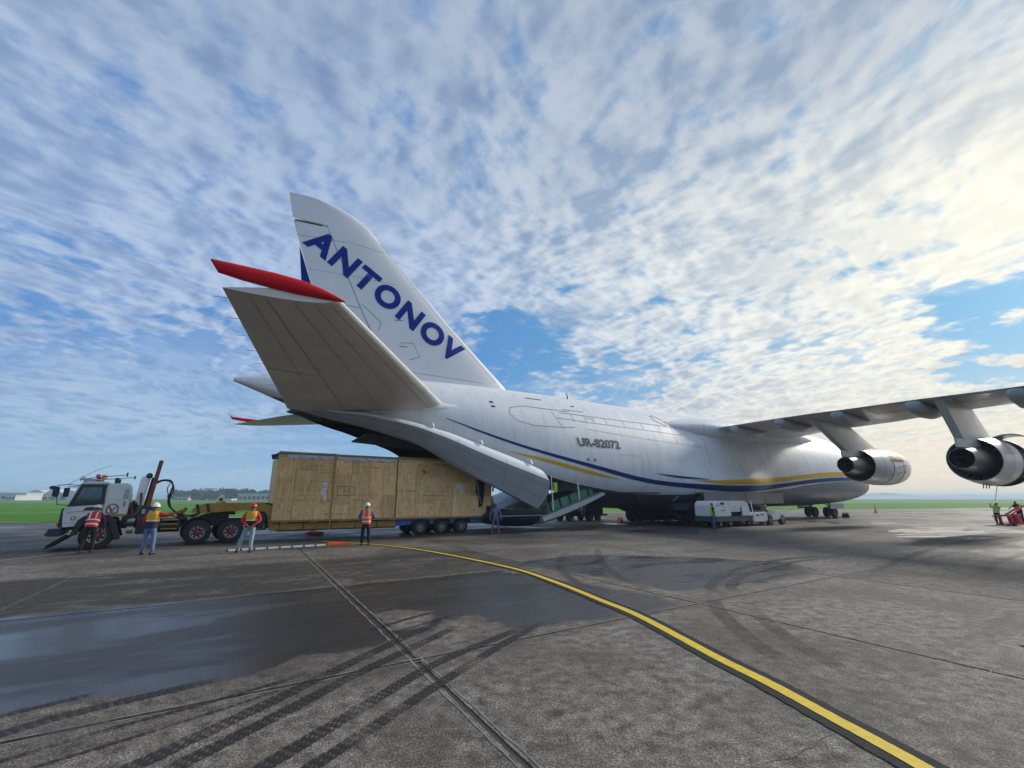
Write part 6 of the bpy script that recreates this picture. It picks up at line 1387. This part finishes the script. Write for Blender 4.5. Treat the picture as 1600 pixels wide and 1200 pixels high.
for x0, x1, z in ((-1.8,-1.5,1.62),(-1.42,-1.3,1.62),(-.9,-.75,1.62),(.9,1.1,1.5),(1.4,1.62,1.32),(.7,.9,1.32),(-1.1,-.5,1.25)): m = MB(); m.box(x0, x1, -.965, -.945, z, z+.05); m.build('black_marking', MAT['letter_black'], G)
m = MB(); m.box(-1.15, -.6, -.965, -.945, 1.70, 1.86); m.build('vent', MAT['dark_plastic'], G)
gw = road_wheel(.27, .2, False, 'rim_grey', 6); f_ = True
for x in (-1.35, .0+.1, 2.95):
    for g in (-1, 1):
        w = gw if f_ else copy_tree(gw); f_ = False; w.parent = G; w.location = (x, g*.97, .27); w.rotation_euler.z = 0 if g < 0 else PI
m = MB(); m.box(3.5, 4.1, -.06, .06, .4, .48); m.build('tow_bar', MAT['black_metal'], G)
G.scale = (.80, .95, .95)
T = empty('tow_tractor', (20.0, 38.0, 0), PH, 'low white baggage tractor parked just ahead of the white power cart', 'tow tractor')
m = MB(); m.prism([(-2.0,.32),(-2.0,1.02),(-.35,1.02),(-.2,.86),(-.15,.4),(-.4,.30)], -.95, .95); m.build('rear_body', MAT['white_plastic'], T, bevel=.04)
m = MB(); m.prism([(.42,.38),(.5,.75),(.9,.82),(.95,1.12),(1.75,1.06),(2.2,.90),(2.3,.6),(2.25,.5),(1.35,.42)], -.95, .95); m.build('bonnet', MAT['white_plastic'], T, bevel=.04)
m = MB(); m.box(-.4, 1.0, -.9, .9, .35, .55); m.box(-.25, .3, -.55, .1, .55, .95); m.box(-.35, -.2, -.55, .1, .95, 1.4); m.box(-1.7,-.5,-.7,.7,1.03,1.15); m.build('footwell_and_seat', MAT['dark_plastic'], T)
m = MB(); m.tube([(.95,-.3,1.0),(.6,-.3,1.4)], .03, 6); m.rev([(-.02,.18),(.02,.18),(.02,.15),(-.02,.15)], (.58,-.3,1.42), 'x', 14); m.build('steering_column', MAT['black_metal'], T)
for k in range(5):
    m = MB(); m.tube([(-.9+.35*k,-.5,1.05),(-1.1+.35*k,-.3,1.35),(-.8+.35*k,.1,1.55),(-.5+.35*k,.4,1.2)], .05, 6); m.build('coiled_hose', MAT['black_rubber'], T)
m = MB(); m.tube([(-1.85,-.8,1.0),(-1.98,-.8,1.95)], .035, 6); m.build('flag_pole', MAT['white_plastic'], T); m = MB(); m.rev([(1.95,.07),(2.05,.06),(2.12,.01)], (-1.99,-.8,0), 'z', 8); m.build('beacon', MAT['red_lens'], T)
m = MB(); m.box(-1.7,-1.4,-.965,-.95,.72,.85); m.box(-1.1,-.7,-.965,-.95,.80,.88); m.build('black_marking', MAT['letter_black'], T)
m = MB(); m.box(2.25, 2.36, -.9, .9, .55, .72); m.build('bumper', MAT['black_rubber'], T); 
for g in (-1, 1): m = MB(); m.box(2.15, 2.32, g*.7-.1, g*.7+.1, .76, .88); m.build('headlight', MAT['steel'], T)
tw = road_wheel(.40, .26, False, 'rim_grey', 6); f_ = True
for x, r in ((.12,.42),(1.85,.40)):
    for g in (-1, 1): w = tw if f_ else copy_tree(tw); f_ = False; w.parent = T; w.location = (x, g*.97, .40); w.rotation_euler.z = 0 if g < 0 else PI
D = empty('loading_cart', (6.3, 44.6, 0), PH, 'dark wheeled cart with black boxes parked behind the aircraft ramp', 'cart')
m = MB(); m.box(-2.2, 3.0, -.8, .8, .45, .62); m.box(2.9,3.6,-.1,.1,.45,.55); m.build('chassis', MAT['black_metal'], D)
m = MB(); m.box(.3, 2.5, -.8, .8, .62, 1.75); m.build('box', MAT['dark_blue_metal'], D, bevel=.05)
m = MB(); m.box(-2.1, -.2, -.8, .8, .62, 1.05); m.build('low_box', MAT['black_metal'], D, bevel=.05)
m = MB(); m.tube([(-.1,-.7,.6),(-.1,-.7,1.7),(.3,-.7,1.75)], .04, 6); m.build('rail', MAT['white_plastic'], D)
dw = road_wheel(.36, .2, False, 'black_metal', 6); f_ = True
for x in (-1.6, .9, 1.8):
    for g in (-1, 1): w = dw if f_ else copy_tree(dw); f_ = False; w.parent = D; w.location = (x, g*.82, .36); w.rotation_euler.z = 0 if g < 0 else PI
# red engine stand at the right edge
E_ = empty('engine_stand', (38.7, 36.6, 0), R(12), 'red tubular maintenance stand with boom under the outboard engine', 'maintenance stand')
m = MB(); m.prism([(-.1,.0),(-.35,.9),(-.05,1.0),(.15,.0)], -.5, -.35); m.prism([(-.1,.0),(-.35,.9),(-.05,1.0),(.15,.0)], .35, .5); m.prism([(.9,.1),(.7,.95),(1.3,1.0),(1.5,.1)], -.4, .4); m.box(-.2,1.6,-.5,.5,.1,.22); m.build('base_frame', MAT['red_paint'], E_, bevel=.03)
m = MB(); m.bar((-.6,0,.95), (2.0,0,1.05), .18, .14); m.bar((.1,.1,1.0), (2.6,.1,1.9), .14, .12); m.bar((.5,-.2,1.05), (3.4,-.2,2.3), .10, .09); m.build('boom', MAT['red_paint'], E_)
m = MB(); m.tube([(-1.9,-.4,.1),(-2.3,-.4,1.0),(-.4,-.4,1.05),(-.3,-.4,.95)], .03, 6); m.tube([(-1.9,-.4,.1),(-.3,-.4,.08)], .03, 6); m.tube([(-1.9,-.4,.1),(-2.0,-.4,.9)], .025, 6); m.tube([(-1.4,-.4,.3),(-1.1,-.4,.95)], .02, 6); m.build('drawbar_frame', MAT['rust_red'], E_)
m = MB()
for g in (-1, 1): m.rev([(-.06,.01),(-.06,.16),(.06,.16),(.06,.01)], (.05, g*.55, .16), 'y', 14); m.rev([(-.06,.01),(-.06,.16),(.06,.16),(.06,.01)], (1.6, g*.55, .16), 'y', 14)
m.build('castor_wheels', MAT['black_rubber'], E_)
m = MB(); m.tube([(38.95,37.3,1.95),(29.5,27.9,2.85)], .02, 5); tag(m.build('tether_rope', MAT['steel']), 'thin pale rope hanging from the outboard engine down to the mechanic', 'rope')
E_.scale = (.8, .8, .8)
# road cones, chocks, fire bottle
def cone(x, y, label, h=.75):
    t = empty('traffic_cone', (x, y, 0), 0, label, 'traffic cone')
    m = MB(); m.rev([(.04,.17),(h,.03),(h,.001)], axis='z', n=16); m.build('cone_body', MAT['orange_plastic'], t, smooth=True); m = MB(); m.box(-.24,.24,-.24,.24,0,.04); m.build('base', MAT['orange_plastic'], t)
    m = MB(); m.rev([(h*.45,.11),(h*.62,.086)], axis='z', n=16); m.build('white_band', MAT['reflective'], t)
cone(53.5, 68.5, 'lone orange traffic cone out on the apron beyond the nose gear', 1.15)
def chock(x, y, rz, label, mt, s_=1):
    t = empty('wheel_chock', (x, y, 0), rz, label, 'wheel chock'); m = MB(); m.prism([(-.3*s_,0),(-.05*s_,.42*s_),(.08*s_,.42*s_),(.25*s_,0)], -.3*s_, .3*s_); m.build('block', MAT[mt], t); m = MB(); m.tube([(0,-.25*s_,.44*s_),(0,-.25*s_,.5*s_),(0,.25*s_,.5*s_),(0,.25*s_,.44*s_)], .02, 5); m.build('handle', MAT['black_rubber'], t)
chock(9.7, 42.0, PH, 'orange wheel chock at the rearmost main wheels under the belly', 'orange_plastic', .8)
chock(37.9, 53.0, PH, 'small black chock on the apron ahead of the nose wheels', 'black_rubber')
# segmented pole lying on the ground
pa, pb = Vector((-11.35,18.95,0)), Vector((-7.52,21.75,0)); pd = (pb-pa); L_ = pd.length
PB = empty('segmented_pole', pa, math.atan2(pd.y, pd.x), 'long segmented white pole with orange end lying on the apron by the red-helmeted worker', 'pole')
for k in range(8):
    x0 = L_*.80*k/8; m = MB(); m.box(x0+.02, x0+L_*.1-.03, -.05, .05, .01, .08); m.build('white_segment', MAT['white_plastic'], PB, bevel=.01)
    m = MB(); m.box(x0-.03, x0+.02, -.06, .06, .005, .085); m.build('dark_joint', MAT['black_rubber'], PB)
m = MB(); m.box(L_*.80, L_*.97, -.085, .085, .01, .13); m.box(L_*.97, L_, -.05, .05, .01, .1); m.build('orange_end', MAT['orange_plastic'], PB, bevel=.02)
rp = MB(); rr_ = random.Random(9)
for _ in range(14):
    a = rr_.uniform(0, 6.28); P = [(-11.3+rr_.uniform(-.42,.42), 27.0+rr_.uniform(-.3,.3), rr_.uniform(.03,.22)) for _ in range(5)]; rp.tube(spline(P, 4), .035, 5)
tag(rp.build('rope_heap', MAT['orange_plastic'], smooth=True), 'tangled heap of bright orange straps on the ground beneath the trailer', 'straps')
t = empty('safety_jacket', (0,0,0), 0, 'lime safety jacket hanging just inside the open rear door', 'jacket')
m = MB(); P0_ = Vector((-15.23,23.674,0)); dd = Vector((math.cos(PH), math.sin(PH), 0)); nn = Vector((math.sin(PH), -math.cos(PH), 0)); c_ = P0_+dd*19.3+nn*3.0
m.loft([[c_+dd*(w*math.cos(a))+nn*(.07*math.sin(a))+Vector((0,0,zz)) for a in [2*PI*k/10 for k in range(10)]] for zz, w in ((2.45,.10),(2.6,.17),(2.9,.15),(3.05,.17),(3.1,.08))]); m.build('cloth', MAT['cloth_lime'], t, smooth=True)
m = MB(); m.add([(7.24,7.0,.0),(7.7,6.8,.0),(7.7,7.0,.04),(7.28,7.18,.0),(7.36,7.0,.08),(7.6,6.95,.1)], [(0,1,5,4),(0,4,3),(3,4,5,2),(1,2,5),(0,3,2,1)])
tag(m.build('blue_tarp_corner', MAT['dark_blue_metal']), 'small dark blue pointed corner poking in at the right edge of the frame', 'tarp')
